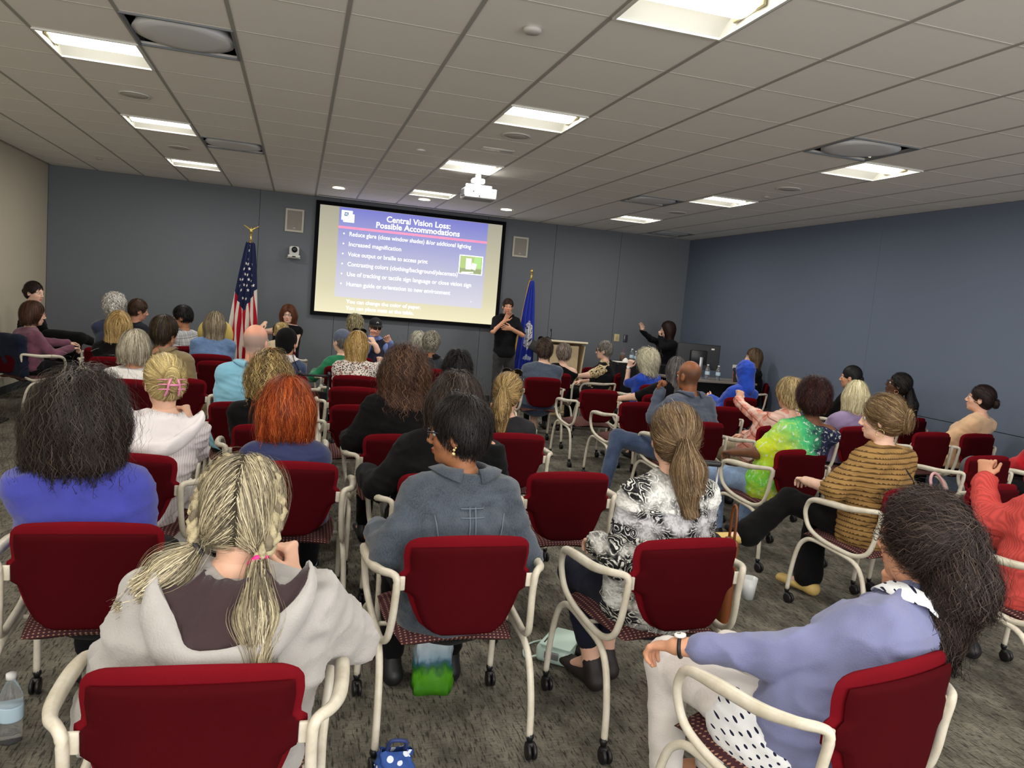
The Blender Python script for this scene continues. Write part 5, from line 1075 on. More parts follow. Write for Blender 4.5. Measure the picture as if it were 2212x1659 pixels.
CL = [
 ('C1', 'red armchair of the woman in the grey hoodie, nearest and lowest in view'), ('C5', 'turned red armchair at the lower right under the lavender sweater'),
 ('C2', 'red armchair at the left edge behind the bright blue sweater'), ('C3', 'red armchair of the denim jacket, lower centre with all casters showing'), ('C4', 'red armchair right of lower centre behind the paisley blouse'), ('coral', 'armchair at the right edge under the coral cardigan'),
 ('C8', 'red armchair of the woman in the white shirt with a pink hair claw'), ('C7', 'red armchair directly behind the navy shirt of the redhead'), ('clip', 'red armchair mostly hidden by the denim jacket, left of the empty chair'), ('C6', 'empty red armchair in the centre between denim jacket and paisley blouse'), ('C34', 'armchair with a pink bag hung on it under the tan knit poncho'), ('C33', 'red armchair at the right edge just left of the raised fist'),
 ('C9', 'red armchair of the woman with black top and blond curls'), ('curly', 'red armchair of the woman with long brown curls and black top'), ('sung', 'red armchair behind the woman with blond ponytail and sunglasses on her head'), ('C27', 'red armchair behind the tie-dye shirt'), ('C32', 'empty red armchair at the right with a grey and white bag on its seat'),
 ('C10', 'red armchair of the bald man in the light blue polo'), ('r877', 'empty red armchair at the aisle just left of the long brown curls'), ('C23', 'red armchair of the man in the slate shirt'), ('C26', 'red armchair of the person in the plaid shirt'), ('C28', 'red armchair of the blond bob in lilac'), ('C29', 'red armchair just right of the tan poncho, left of the peach sweater'), ('C31', 'red armchair of the woman in the peach sweater'),
 ('C11', 'red armchair of the khaki jacket'), ('r838', 'empty red armchair directly in front of the leopard blouse chair, at the aisle'), ('C22', 'empty red armchair just behind the bald man in slate'), ('C24', 'red armchair seen between slate shirt and plaid shirt'), ('C30', 'red armchair of the woman with long braids'),
 ('leop', 'red armchair behind the leopard print blouse'), ('C21', 'empty red armchair standing alone right of the centre with its seat visible'), ('bkT', 'red armchair behind the black T-shirt and grey hair'), ('C25', 'red armchair behind the blue hoodie'), ('C38', 'red armchair behind the long blond hair and black top'), ('C13', 'red armchair between khaki jacket and blue polo, lower of two'),
 ('C44', 'red armchair of the person in the green shirt'), ('C20', 'red armchair of the curly man in the heather shirt'), ('C12', 'red armchair behind the woman with the straw hat'), ('C42', 'red armchair of the grey haired woman in black near the lectern'), ('C41', 'armchair turned sideways under the floral shirt'), ('C40', 'empty red armchair beside the lectern'), ('C36', 'turned red armchair with a navy jacket at the far left'), ('C45', 'armchair against the right wall behind the plaid shirt'), ('coat', 'red armchair draped with a black coat in the far left corner'), ('bobc', 'red armchair of the grey bob in the white shirt'), ('clA', 'red armchair of the white curly hair at the far left'), ('clB', 'red armchair of the brown haired man in profile'), ('cap', 'red armchair of the man with black cap and sunglasses'), ('gr', 'red armchair of the blond grey head before the capped man'), ('longb', 'red armchair of the woman with long black curls'), ('grc', 'red armchair of the curly grey head in a dark jacket'), ('whc', 'red armchair of the pale head beside the curly grey head'), ('whtc', 'armchair of the woman with white curls in blue'), ('redp', 'red armchair at the right edge under the red sweater'), ('bkw', 'armchair of the woman seated against the right wall'), ('slk', 'red armchair of the person with slicked black hair'), ('bcap', 'red armchair of the person with the black head wrap'), ('chk', 'red armchair of the person in the checked shirt'), ('orc', 'red armchair of the person with an orange hair band')]
for k, lb in CL:
    x, y, a = CHAIRS[k]; chair(x, y, a, lb)
# ================================================================ PEOPLE DATA
HEADS = {'hoodie': (-0.103, 1.945, 1.095), 'blue': (-0.7, 2.934, 1.14), 'denim': (0.617, 2.829, 1.151), 'paisley': (1.49, 2.758, 1.178), 'lavender': (1.759, 1.74, 1.075), 'red': (-0.025, 3.924, 1.054), 'clipw': (0.792, 3.746, 1.142), 'white': (-0.611, 4.051, 1.134), 'blond': (-0.143, 4.905, 1.102), 'curly': (0.665, 4.753, 1.194), 'sung': (1.389, 4.905, 1.065), 'bald': (3.207, 5.786, 1.191), 'plaid': (4.062, 5.581, 1.104), 'tie': (3.5, 4.536, 1.183), 'lilac': (4.93, 5.814, 1.104), 'tan': (3.307, 3.659, 1.18), 'braids': (6.25, 6.75, 1.159), 'slick': (6.095, 7.3, 1.173), 'peach': (6.22, 5.682, 1.156), 'hood': (4.989, 7.726, 1.115), 'wallw': (6.419, 9.75, 1.207), 'blackT': (3.99, 7.494, 1.117), 'whitec': (4.223, 8.7, 1.123), 'pres': (6.021, 11.75, 1.478), 'floral': (4.17, 9.98, 1.141), 'grey': (3.4, 9.504, 1.078), 'heather': (2.898, 8.811, 1.149), 'interp': (3.158, 11.6, 1.637), 'longb': (1.369, 6.5, 1.095), 'greyc': (1.55, 9.0, 1.126), 'whiteh': (1.482, 9.6, 1.091), 'cap': (1.106, 11.3, 1.165), 'greyg': (0.713, 10.0, 1.231), 'green': (0.493, 8.758, 1.091), 'leop': (0.601, 7.87, 1.126), 'standw': (-0.122, 11.3, 1.264), 'orange': (-0.184, 10.6, 1.055), 'blackcap': (-0.08, 7.6, 1.121), 'polo': (-0.274, 5.768, 1.234), 'hat': (-0.885, 9.228, 1.163), 'check': (-1.334, 10.0, 1.178), 'khaki': (-1.054, 6.916, 1.186), 'bob': (-1.213, 6.6, 1.067), 'longbl': (-1.675, 8.283, 1.137), 'whitec2': (-1.897, 9.15, 1.285), 'brown': (-1.931, 10.6, 1.196), 'mauve': (-2.769, 9.466, 1.12), 'back': (-3.096, 10.6, 1.317), 'coralH': (3.489, 2.69, 1.173), 'redp': (5.87, 4.62, 1.184)}
SK1, SK2, SK3, SKT, SKD, SKDD = (222, 176, 150), (232, 190, 166), (205, 150, 118), (176, 122, 88), (112, 72, 48), (84, 54, 38)
BK = cloth((13, 13, 14), 200, .3); JN = cloth((52, 66, 92), 200, .2, .35, 'denim'); JNL = cloth((128, 152, 186), 200, .2, .3, 'denim'); KH = cloth((176, 160, 128)); DKP = cloth((22, 22, 25)); WHT = cloth((226, 222, 218), 180, .04); 
DEN = cloth((62, 70, 80), 220, .2, .4, 'denim'); GRYH = cloth((168, 164, 160), 200, .06, .5, 'heather2'); POLO = cloth((130, 186, 210), 260, .05)
def P(k, label, ch, rel, **kw):
    hx, hy, hz = HEADS[k]; bear = math.degrees(math.atan2(hx, hy))
    if ch in CHAIRS: x, y, yaw = CHAIRS[ch]
    else: x, y, yaw = ch
    kw.setdefault('lod', 2); face = rel-bear; kw.setdefault('tw', max(-35, min(35, .3*(face-yaw)))); kw.setdefault('pants', DKP)
    return person(dict(label=label, pos=(x, y), yaw=yaw, head=(hx, hy, hz), face=face, **kw))
def hrs(s, c1, c2=None, c3=None, **k): return dict(s=s, c1=c1, c2=c2 or c1, c3=c3 or c2 or c1, **k)
cut0 = lambda c: None
# --- nearest row
P('hoodie', 'woman with blond-grey braided pigtails in a grey hoodie, nearest the camera', 'C1', -8, lod=0, hs=.99, skin=SK1, bulk=1.2, sw=1.2, noshift=1, top=GRYH, topname='hoodie', thick=.032, fold=.014, sleeve=.86, pants=cloth((150, 146, 142)), arms={'R': ((.180, .16, .87), (1.6, .3, -.3), (-.15, .1, 1), (-.8, .3, 0), .95), 'L': ((-.25, .14, .70), (-.9, -.1, -.9), (.3, 1, -.2), (0, 0, -1), .4)}, arml=.95,
  hair=hrs('pigtails', (92, 84, 70), (172, 160, 128), (204, 192, 160), ties=[(-.092, -.062, -.085), (.055, -.085, -.105)], ends=[(-.20, -.10, -.18), (.085, -.25, -.34)], r=(.014, .036, .010), t=.014, mix=.9, p3=.3, splay=.35, fluff=.012, lump=.005), ex=[ex_hood_down(GRYH, cloth((58, 44, 46), 200, .1), .88), ex_scrunchie((-.092, -.062, -.085), (26, 26, 28), .018, .007), ex_scrunchie((.055, -.085, -.105), (226, 40, 130), .019, .006), 
  lambda c: [MB().tube(arc_pts([c['hp'](s*x, y+.004*(i % 2), z) for i, (x, y, z) in enumerate(pts)]), [.017, .015]*8, 8) .out('braid', MSCALP, c['o']) if False else braid(c, s, pts) for s, pts in ((-1, [(.03, -.02, .125), (.066, -.03, .10), (.088, -.035, .055), (.099, -.045, .01), (.101, -.055, -.04), (.092, -.062, -.08)]), (1, [(.03, -.03, .125), (.060, -.045, .10), (.082, -.055, .055), (.088, -.068, .0), (.078, -.080, -.055), (.055, -.085, -.10)]))]])
P('lavender', 'woman in a lavender sweater with a dark curly ponytail, lower right', 'C5', 62, lod=0, skin=SK3, bulk=1.08, top=cloth((118, 122, 158), 240, .06), thick=.018, fold=.011, pants=cloth((216, 210, 204), 150, .03), tw=12, noshift=1, sleeve=.86, arml=.97, arms={'L': ((-.285, .22, .70), (-.9, -.6, -.4), (-.15, .9, -.35), (0, 0, -1), .45), 'R': 'chin'}, legs={'L': ((-.16, .38, .56), (-.14, .34, .10), (-.16, .47, .035)), 'R': ((.12, .38, .54), (.12, .42, .10), (.12, .55, .035))},
  hair=hrs('pony', (34, 26, 24), (58, 46, 42), (84, 70, 62), tie=(.02, -.105, .045), end=(-.03, -.10, -.22), r=(.040, .062, .045), curl=.012, cf=100, splay=.5, fluff=.022, t=.008, bow=.03), ex=[ex_glasses((150, 140, 140)), ex_watch(-1), ex_scrunchie((.02, -.105, .045), (214, 190, 110), .03, .004), ex_collar(pat('dot_collar', f_dots), .07, 'dotted_collar', .026, .02), ex_ringband, ex_shirttail])
# --- second row
P('blue', 'woman with a big dark frizzy bob in a bright blue sweater, left', 'C2', -28, lod=0, skin=SK1, bulk=1.12, sw=1.1, top=cloth((66, 70, 160), 300, .10, .6), thick=.024, fold=.007, hair=hrs('bob', (34, 28, 25), (54, 46, 42), (80, 70, 62), L=.150, w=1.30, t=.030, curl=.009, cf=120, fluff=.036, td=1.2, tw=1.16, wisp=.035, free=4, lump=.008, ws=1.1, K=11), ex=[ex_glasses()])
P('denim', 'woman in a grey denim jacket with glasses looking left, centre', 'C3', 78, lod=0, skin=(150, 100, 68), bulk=1.15, sw=1.10, top=DEN, topname='denim_jacket', thick=.022, fold=.009, tw=2, hem=.44, arms={'L': ((-.29, .10, .75), (-.8, -.6, -.2), (0, 1, -.2), (0, 0, -1), .4), 'R': 'rest'}, hair=hrs('short', (20, 18, 18), (36, 32, 32), (52, 46, 46), t=.016, nape=-.085, front=.5, K=5, curl=.003, cf=300, fluff=.008, lump=.004), ex=[ex_glasses((24, 28, 34), r=.0026), ex_studs, ex_collar(DEN, .05, 'jacket_collar', .018), ex_seams((96, 108, 120))], pants=BK)
P('paisley', 'woman in a black and white paisley blouse with a brown ponytail', 'C4', 22, lod=0, skin=SK1, bulk=1.15, sw=1.10, pitch=4, top=pat('paisley_print', f_paisley), topname='blouse', thick=.020, fold=.010, hem=.44, pants=cloth((28, 30, 44)), flare=.0, pend=.75, tw=8, arms={'L': ((-.20, .12, .70), (-.8, -.5, -.4), (.2, 1, -.2), (0, 0, -1), .4), 'R': ((.18, .2, .72), (.8, -.5, -.4), (-.2, 1, -.2), (0, 0, -1), .4)}, legs={'L': ((-.16, .33, .50), (-.08, .24, .12), (-.10, .37, .04)), 'R': ((.06, .36, .50), (.02, .30, .13), (.0, .42, .05))}, shoes=plain('boot_dark', (36, 28, 26), .6),
  hair=hrs('pony', (84, 64, 46), (128, 104, 76), (160, 138, 106), tie=(.0, -.125, .0), end=(.02, -.15, -.20), r=(.03, .056, .034), fluff=.008, splay=.3, t=.010, ears=0))
P('coralH', 'person in a coral ribbed cardigan with a raised fist at the right edge', 'coral', 30, lod=1, skin=SK3, bulk=1.15, top=pat('coral_rib', f_rib((214, 84, 78), 90)), topname='cardigan', thick=.026, fold=.010, hem=.30, sleeve=.95, tw=0, arms={'L': ((-.12, .22, 1.0), (-.7, -.7, -.8), (.1, .1, 1), (.9, .2, 0), .95), 'R': 'lap'}, hair=hrs('bob', (60, 40, 28), (90, 62, 44), L=.15), ex=[ex_bracelet(-1)])
# --- third row
P('white', 'woman in a white hooded shirt with blond hair held by a pink claw', 'C8', 15, lod=0, skin=SK1, bulk=1.08, sw=1.05, top=pat('white_stripe', lambda t: t.mix(t.math('LESS_THAN', t.math('FRACT', t.math('MULTIPLY', t.sep(t.coords())['X'], 110)), .2), lin((222, 214, 214)), lin((186, 176, 178)))), thick=.022, fold=.012, hem=.42, pants=WHT, arms={'R': ((.15, .10, .93), (1.2, -.3, -2.2), (-.35, .1, .9), (-.9, .2, .1), .95), 'L': 'lap'}, hair=hrs('bun', (150, 128, 84), (206, 186, 126), (232, 214, 160), tie=(0, -.125, .02), r=(.030, .022, .052), t=.008, fluff=.006), ex=[ex_claw((0, -.135, -.01), (232, 140, 180)), ex_hood_down(cloth((228, 222, 222), 120, .03), cloth((224, 218, 218), 120, .03), .85)])
P('red', 'woman with copper red bobbed hair in a navy shirt', 'C7', 0, lod=0, skin=SK2, bulk=1.06, top=cloth((50, 56, 92), 260, .08), thick=.016, fold=.006, hair=hrs('bob', (112, 44, 20), (176, 78, 34), (212, 118, 62), L=.135, w=1.16, t=.022, td=1.05, tw=1.14, curl=.006, cf=70, fluff=.018, wisp=.03, lump=.008, mix=1))
P('clipw', 'woman in a black sweater with crimped dark hair and a small clip', 'clip', 0, lod=0, skin=SK3, bulk=1.3, sw=1.35, top=BK, thick=.024, fold=.008, pants=cloth((92, 88, 82), 120, .2), arms={'L': ((-.37, .10, .75), (-.9, -.5, -.1), (0, 1, -.2), (0, 0, -1), .4), 'R': 'rest'}, hair=hrs('long', (38, 30, 27), (66, 54, 48), (96, 82, 74), L=.22, w=1.22, t=.022, tw=1.25, td=1.15, curl=.008, cf=150, fluff=.022, lump=.008, wisp=.03), ex=[ex_claw((0, -.128, .055), (60, 60, 66), .45)])
P('tan', 'woman in a tan open-knit poncho with a highlighted claw-clipped updo', 'C34', 84, lod=0, skin=SK2, bulk=1.1, sw=1.15, tw=8, top=pat('tan_knit', f_knit), topname='poncho', thick=.034, fold=.010, sleeve=.48, hem=.42, pants=BK, flare=.035, pend=.93, pel=(0, -.04, .55), arms={'L': ((-.29, .24, .76), (-.9, -.6, .1), (.6, .9, -.1), (0, 0, -1), .35), 'R': 'lap'}, shoes=plain('wedge_cork', (206, 176, 104), .7), legs={'L': ((-.22, .40, .60), (-.52, .42, .38), (-.66, .46, .36)), 'R': ((.02, .38, .52), (-.06, .32, .10), (-.08, .44, .05))},
  hair=hrs('bun', (84, 64, 44), (128, 102, 70), (178, 152, 108), tie=(0, -.105, .0), r=(.052, .042, .062), t=.014, fluff=.012), ex=[ex_ring(.020, (228, 206, 150)), ex_claw((0, -.135, .0), (30, 22, 20), .9), ex_strap()])
# --- fourth row
P('blond', 'woman with highlighted curly blond hair in a black top', 'C9', -3, lod=1, skin=SK1, bulk=1.12, sw=1.15, top=BK, thick=.018, hair=hrs('bob', (78, 62, 40), (150, 124, 78), (206, 180, 122), L=.115, w=1.15, t=.020, curl=.014, cf=100, fluff=.026, p3=.3, lump=.012, wisp=.03), ex=[ex_collar(BK, .04)])
P('curly', 'woman with long brown curls and a black sweater, centre', 'curly', 3, lod=0, skin=SK1, bulk=1.2, sw=1.2, top=BK, thick=.022, pants=BK, arms={'L': ((-.30, .14, .74), (-.9, -.5, -.2), (0, 1, -.2), (0, 0, -1), .4)}, hair=hrs('long', (46, 32, 26), (88, 62, 48), (130, 98, 76), L=.24, w=1.2, t=.024, tw=1.2, td=1.2, curl=.015, cf=100, fluff=.03, lump=.012, wisp=.035, p3=.22, ws=1.2))
P('sung', 'woman with a streaked blond ponytail and sunglasses pushed on her head', 'sung', -16, lod=0, skin=SK1, bulk=1.0, sw=1.05, top=cloth((40, 40, 42)), hair=hrs('pony', (88, 68, 46), (150, 122, 76), (206, 176, 118), tie=(0, -.118, .02), end=(.02, -.16, -.20), r=(.028, .050, .022), splay=.3, p3=.3, fluff=.008), ex=[ex_sun_top])
P('tie', 'woman in a tie-dye T-shirt with short auburn curls and hoop earrings', 'C27', 14, lod=0, skin=SKD, bulk=1.2, sw=1.15, top=pat('tie_dye', f_tiedye), topname='tshirt', thick=.022, sleeve=.36, hem=.44, pants=JNL, arms={'L': ((-.30, .16, .73), (-.9, -.5, -.2), (.2, 1, -.2), (0, 0, -1), .4)}, legs={'L': ((-.20, .36, .53), (-.14, .36, .10), (-.14, .48, .035))}, hair=hrs('round', (40, 22, 20), (62, 34, 30), (82, 48, 42), t=.022, curl=.011, cf=240, fluff=.018, nape=-.10, K=5, lump=.011, ws=1.2), ex=[ex_ring(.022, (228, 200, 90), rr=.004)])
# --- fifth row
P('polo', 'bald man in a light blue polo shirt', 'C10', -25, lod=0, male=1, skin=(224, 160, 132), bulk=1.25, sw=1.18, top=POLO, sleeve=.5, thick=.018, bandhair=((150, 140, 134), .75), hair=None, ex=[ex_collar(POLO, .04, 'polo_collar', .016), ex_glasses((190, 190, 190))])
P('bald', 'bald man in a slate collared shirt and jeans with hand at his chin', 'C23', 50, lod=0, male=1, skin=(146, 92, 60), bulk=1.2, sw=1.22, top=cloth((78, 86, 102), 220, .08), thick=.020, fold=.008, tw=5, pants=JN, arms={'L': ((-.16, .16, 1.02), (-.7, .1, -1), (.1, .1, 1), (.3, -1, 0), .9), 'R': 'rest'}, legs={'L': ((-.42, .32, .60), (-.60, .20, .12), (-.66, .32, .05))}, bandhair=((62, 46, 36), .7), hair=None, ex=[ex_collar(cloth((70, 78, 96), 220, .08), .045, 'shirt_collar', .016)])
P('plaid', 'person with short blond hair in a salmon plaid shirt', 'C26', 42, lod=1, skin=SK1, bulk=1.1, sw=1.1, top=pat('salmon_plaid', f_plaid((226, 150, 130), (240, 222, 208), (130, 70, 66), 9)), fold=.009, tw=10, pants=KH, arms={'L': ((-.06, .24, .98), (-.8, -.2, -1), (.3, 0, 1), (.3, 1, 0), .95), 'R': 'lap'}, legs={'L': ((-.24, .38, .53), (-.22, .38, .10), (-.24, .50, .035))}, hair=hrs('short', (150, 126, 84), (204, 180, 130), (226, 206, 160), t=.020, fluff=.010, curl=.004, K=6, nape=-.09), ex=[ex_glasses()])
P('lilac', 'woman with a sleek platinum bob in a lilac top', 'C28', 10, lod=1, skin=SK2, sw=1.1, bulk=1.1, top=cloth((140, 122, 156), 220, .08), hair=hrs('bob', (190, 178, 136), (222, 212, 172), (238, 230, 198), L=.13, w=1.12, t=.016, tw=1.08, fluff=.004))
P('slick', 'person with slicked-back black hair in black behind the platinum bob', 'slk', 80, lod=1, skin=SK3, top=BK, hair=hrs('bun', (18, 17, 18), (40, 38, 38), tie=(0, -.10, -.02), r=(.03, .02, .03), t=.006, fluff=.002))
P('braids', 'woman with long dark braids and glasses in a yellow chevron top', 'C30', 95, lod=1, skin=SKDD, pitch=16, top=pat('chevron_print', f_chev), bulk=1.05, tw=10, hair=hrs('pony', (22, 20, 20), (44, 40, 40), (60, 56, 54), tie=(0, -.11, .0), end=(.02, -.15, -.38), r=(.035, .055, .05), splay=.1, curl=.004, cf=200, fluff=.008), ex=[ex_glasses((20, 20, 22)), ex_ring(.018, (214, 150, 120))])
P('peach', 'woman with dark clipped-up hair in a peach sweater looking left', 'C31', 86, lod=1, skin=SK1, pitch=6, bulk=1.02, sw=1.08, tw=10, top=cloth((226, 186, 146), 240, .05), thick=.018, arms={'L': ((-.21, .14, .70), (-.9, -.5, 0), (0, 1, -.2), (0, 0, -1), .4)}, hair=hrs('bun', (30, 22, 22), (52, 38, 36), tie=(0, -.115, -.015), r=(.036, .026, .036), t=.008), ex=[ex_claw((0, -.125, -.01), (226, 200, 180), .6)])
P('redp', 'person in a red sweater at the right edge beyond the last chair row', 'redp', 20, lod=2, skin=SK3, top=cloth((196, 20, 34)), thick=.022, hem=.40, hair=hrs('short', (30, 24, 22)), tw=0)
# --- left middle rows
P('bob', 'woman with a grey bob in a white shirt', 'bobc', -18, lod=1, skin=SK3, bulk=1.1, sw=1.12, top=WHT, thick=.016, fold=.008, hair=hrs('bob', (128, 118, 100), (176, 166, 144), (206, 198, 178), L=.095, w=1.12, t=.022, fluff=.006))
P('khaki', 'person with short dark hair in a khaki jacket looking right', 'C11', -42, lod=1, skin=SK3, bulk=1.1, sw=1.12, top=cloth((128, 112, 80), 200, .08), topname='jacket', thick=.022, fold=.008, hair=hrs('short', (38, 28, 24), (56, 42, 34), (74, 70, 40), t=.016, nape=-.10, K=6), ex=[ex_collar(cloth((120, 104, 74)), .05, 'jacket_collar', .018)])
P('longb', 'woman with long black wavy hair in a pale denim shirt', 'longb', -12, lod=1, skin=SK3, top=cloth((128, 146, 160), 200, .2, .3, 'denim'), hair=hrs('long', (20, 18, 19), (40, 36, 36), L=.30, w=1.1, t=.016, dx=.05, tw=1.15, curl=.010, cf=80, part=.01, fluff=.012))
P('blackcap', 'person in a black head wrap and navy denim jacket with white collar', 'bcap', -28, lod=1, skin=SK3, top=cloth((46, 62, 92), 200, .2, .35, 'denim'), topname='denim_jacket', bulk=1.1, hair=None, ex=[ex_headwrap, ex_collar(WHT, .07, 'white_collar', .022)])
P('leop', 'woman with long straight blond hair in a black and white leopard blouse', 'leop', -14, lod=1, skin=SK2, bulk=1.08, sw=1.1, top=pat('leopard_floral', f_spots((226, 216, 208), (26, 20, 20), 70, .40, (150, 104, 92))), arms={'R': ((.21, .16, 1.12), (.9, .1, -1), (-.5, .2, .8), (-.6, .5, 0), .5), 'L': 'lap'}, sleeve=.45, hair=hrs('long', (150, 116, 62), (196, 162, 100), (226, 200, 146), L=.27, w=1.08, t=.014, curl=.004, fluff=.006), ex=[ex_band((196, 180, 160), .008, name='headband'), ex_sun_top])
P('green', 'person in a green shirt with a patterned knit cap', 'C44', 40, skin=SK2, top=cloth((38, 122, 84)), bulk=1.1, hair=hrs('short', (120, 116, 112), t=.004), ex=[ex_patterncap], arms={'L': ((-.30, .1, .73), (-.9, -.4, 0), (0, 1, 0), (0, 0, -1), .4)})
P('greyg', 'person with short ash blond hair in front of the capped man', 'gr', 12, skin=SK2, top=cloth((88, 94, 116), 80, .4, .5, 'heather'), hair=hrs('short', (140, 128, 96), (180, 168, 132), t=.022, fluff=.012, nape=-.1, curl=.004))
P('cap', 'man in a black cap and dark sunglasses facing the audience', 'cap', 196, lod=1, male=1, skin=(226, 170, 148), top=cloth((36, 40, 60)), topname='vest', sleeve=.0, hair=hrs('buzz', (120, 100, 84), t=.004), arms={'R': ((.06, .16, 1.03), (.9, .2, -1), (-.2, .1, 1), (0, 1, 0), .6), 'L': ((-.22, .16, .98), (-.9, .2, -1), (.6, .1, .8), (0, 1, 0), .5)}, tw=0, ex=[ex_cap, ex_shades, ex_collar(cloth((120, 140, 200)), .05, 'blue_collar', .014), ex_blueshirt])
P('whiteh', 'person with fluffy white hair beside the curly grey head', 'whc', 10, skin=SK2, top=cloth((90, 92, 100)), hair=hrs('round', (176, 172, 156), (206, 202, 186), t=.020, fluff=.012, nape=-.09))
P('greyc', 'person with curly grey hair in a dark jacket', 'grc', -12, lod=1, skin=SKT, top=cloth((44, 46, 52)), topname='jacket', bulk=1.05, hair=hrs('round', (112, 106, 94), (156, 150, 134), (190, 184, 168), t=.016, curl=.012, cf=200, nape=-.08, lump=.013, ws=1.3), ex=[ex_collar(BK, .05)])
P('heather', 'man with curly brown hair and sunglasses on his head in a heather grey shirt', 'C20', 12, lod=1, male=1, skin=SK2, bulk=1.3, sw=1.3, top=cloth((60, 70, 86), 200, .3, .4, 'heather'), pants=cloth((52, 66, 96)), pend=.05, sleeve=1, legs={'R': ((.10, .34, .52), (.03, .02, .12), (.06, .12, .04))}, hair=hrs('round', (52, 40, 34), (86, 70, 60), t=.018, curl=.012, cf=200, nape=-.085, lump=.012, ws=1.3), ex=[ex_sun_top, ex_sock(1)])
P('grey', 'woman with short grey hair in a black top near the lectern', 'C42', 12, skin=SK2, bulk=1.3, sw=1.2, top=BK, hair=hrs('round', (112, 100, 92), (156, 144, 132), t=.018, nape=-.085, fluff=.010))
P('floral', 'person in dark glasses with cropped grey hair and a floral sleeve', 'C41', 84, lod=1, skin=SK2, bulk=1.2, sw=1.1, tw=4, top=pat('floral_print', f_floral), sleeve=.42, arms={'L': ((-.38, .30, .76), (-.5, -.8, -.4), (-.5, .7, .1), (0, 0, -1), .4), 'R': 'lap'}, hair=hrs('buzz', (112, 108, 102), (150, 146, 138), t=.012, nape=-.07), ex=[ex_shades, ex_vest])
P('whitec', 'woman with white curly hair in a royal blue T-shirt', 'whtc', 55, lod=1, skin=SK2, tw=12, top=cloth((34, 70, 176)), sleeve=.45, arms={'L': ((-.10, .18, 1.0), (-.9, .2, -1), (.2, -.2, 1), (.6, .6, 0), .7), 'R': 'lap'}, hair=hrs('long', (196, 188, 158), (222, 216, 190), (238, 234, 216), L=.17, w=1.15, t=.020, curl=.016, cf=90, fluff=.022, lump=.012, ws=1.4, wisp=.03), ex=[ex_watch(-1)])
P('blackT', 'person with long grey hair in a black T-shirt', 'bkT', 14, lod=1, skin=SK2, bulk=1.2, sw=1.15, top=BK, sleeve=.42, arms={'L': ((-.42, .12, .73), (-.6, -.9, -.1), (-.4, .8, 0), (0, 0, -1), .4), 'R': 'lap'}, hair=hrs('long', (70, 66, 66), (112, 108, 106), (146, 142, 138), L=.26, w=1.02, t=.012))
P('hood', 'person in a royal blue hoodie with the hood up', 'C25', 40, lod=1, skin=SK2, tw=10, bulk=1.05, top=cloth((40, 76, 184)), topname='hoodie', thick=.022, hair=hrs('short', (70, 50, 36)), ex=[ex_hood_up(cloth((40, 76, 184)))], arms={'L': ((-.12, .22, .76), (-.6, -.3, -1.4), (-.1, 1, .2), (1, 0, 0), .7)})
P('wallw', 'woman with long brown hair in black seated against the right wall', 'bkw', 98, lod=1, skin=SK2, top=BK, hair=hrs('long', (74, 58, 44), (118, 96, 74), L=.22, w=1.0, t=.010), tw=10)
P('hat', 'woman with long grey hair in a blue denim shirt and a straw hat', 'C12', -12, lod=1, skin=SK2, bulk=1.2, sw=1.2, top=cloth((92, 118, 156), 200, .2, .3, 'denim'), hair=hrs('long', (110, 98, 78), (150, 136, 112), (176, 164, 140), L=.20, w=1.12, t=.016, tw=1.1), ex=[ex_hatbehind])
P('check', 'person with short black hair in a grey checked shirt looking down left', 'chk', 78, lod=1, skin=SKT, pitch=-12, top=pat('grey_check', f_plaid((206, 206, 206), (150, 154, 164), (80, 84, 96), 14)), hair=hrs('short', (22, 20, 20), (36, 32, 32), t=.016, nape=-.06), tw=20)
P('longbl', 'woman with long straight blond hair in a black top, left', 'C38', -10, lod=1, skin=SK2, bulk=1.1, sw=1.12, top=BK, hair=hrs('long', (140, 110, 66), (190, 160, 104), (216, 192, 140), L=.20, w=1.12, t=.014, tw=1.15, part=.01, curl=.002))
P('whitec2', 'person with fluffy white curls far left', 'clA', -50, skin=SK2, top=cloth((40, 46, 70)), hair=hrs('round', (170, 166, 158), (206, 202, 194), (224, 222, 214), t=.020, curl=.012, cf=180, nape=-.08, lump=.013, ws=1.3))
P('brown', 'man with short brown hair in profile looking right, far left', 'clB', -80, lod=1, male=1, skin=(206, 150, 124), pitch=-10, top=cloth((34, 36, 44)), hair=hrs('short', (56, 40, 32), (80, 60, 46), t=.014, K=5), tw=-20, arms={'R': ((.2, .32, .9), (.8, -.5, -1), (.3, .6, .7), (-1, 0, 0), .6)})
P('mauve', 'woman with brown bob and glasses in a mauve long-sleeved top, far left', 'C36', -80, lod=1, skin=SK2, top=cloth((118, 74, 92)), hair=hrs('bob', (46, 32, 26), (84, 56, 40), L=.10, w=1.0, t=.014), ex=[ex_glasses((190, 80, 90)), ex_jacket_on_chair], arms={'R': ((.26, .28, .76), (.6, -.8, -.4), (-.1, 1, 0), (0, 0, -1), .4), 'L': ((.05, .40, .80), (-.6, -.2, -1), (.3, 1, 0), (0, 0, -1), .4)})
P('back', 'woman with hair pulled back against the cream wall, far left corner', (-3.1, 10.75, -60), -128, lod=1, skin=SK2, top=BK, hair=hrs('bun', (30, 22, 20), (46, 36, 32), tie=(0, -.11, .0), r=(.025, .02, .025), t=.005))
P('orange', 'person with blond hair and an orange hair band facing away', 'orc', -40, hs=.92, skin=SK2, top=cloth((210, 190, 160)), hair=hrs('round', (178, 150, 96), (212, 190, 140), t=.016, nape=-.08), ex=[ex_scrunchie((-.07, -.07, .0), (226, 150, 50), .02, .009)])
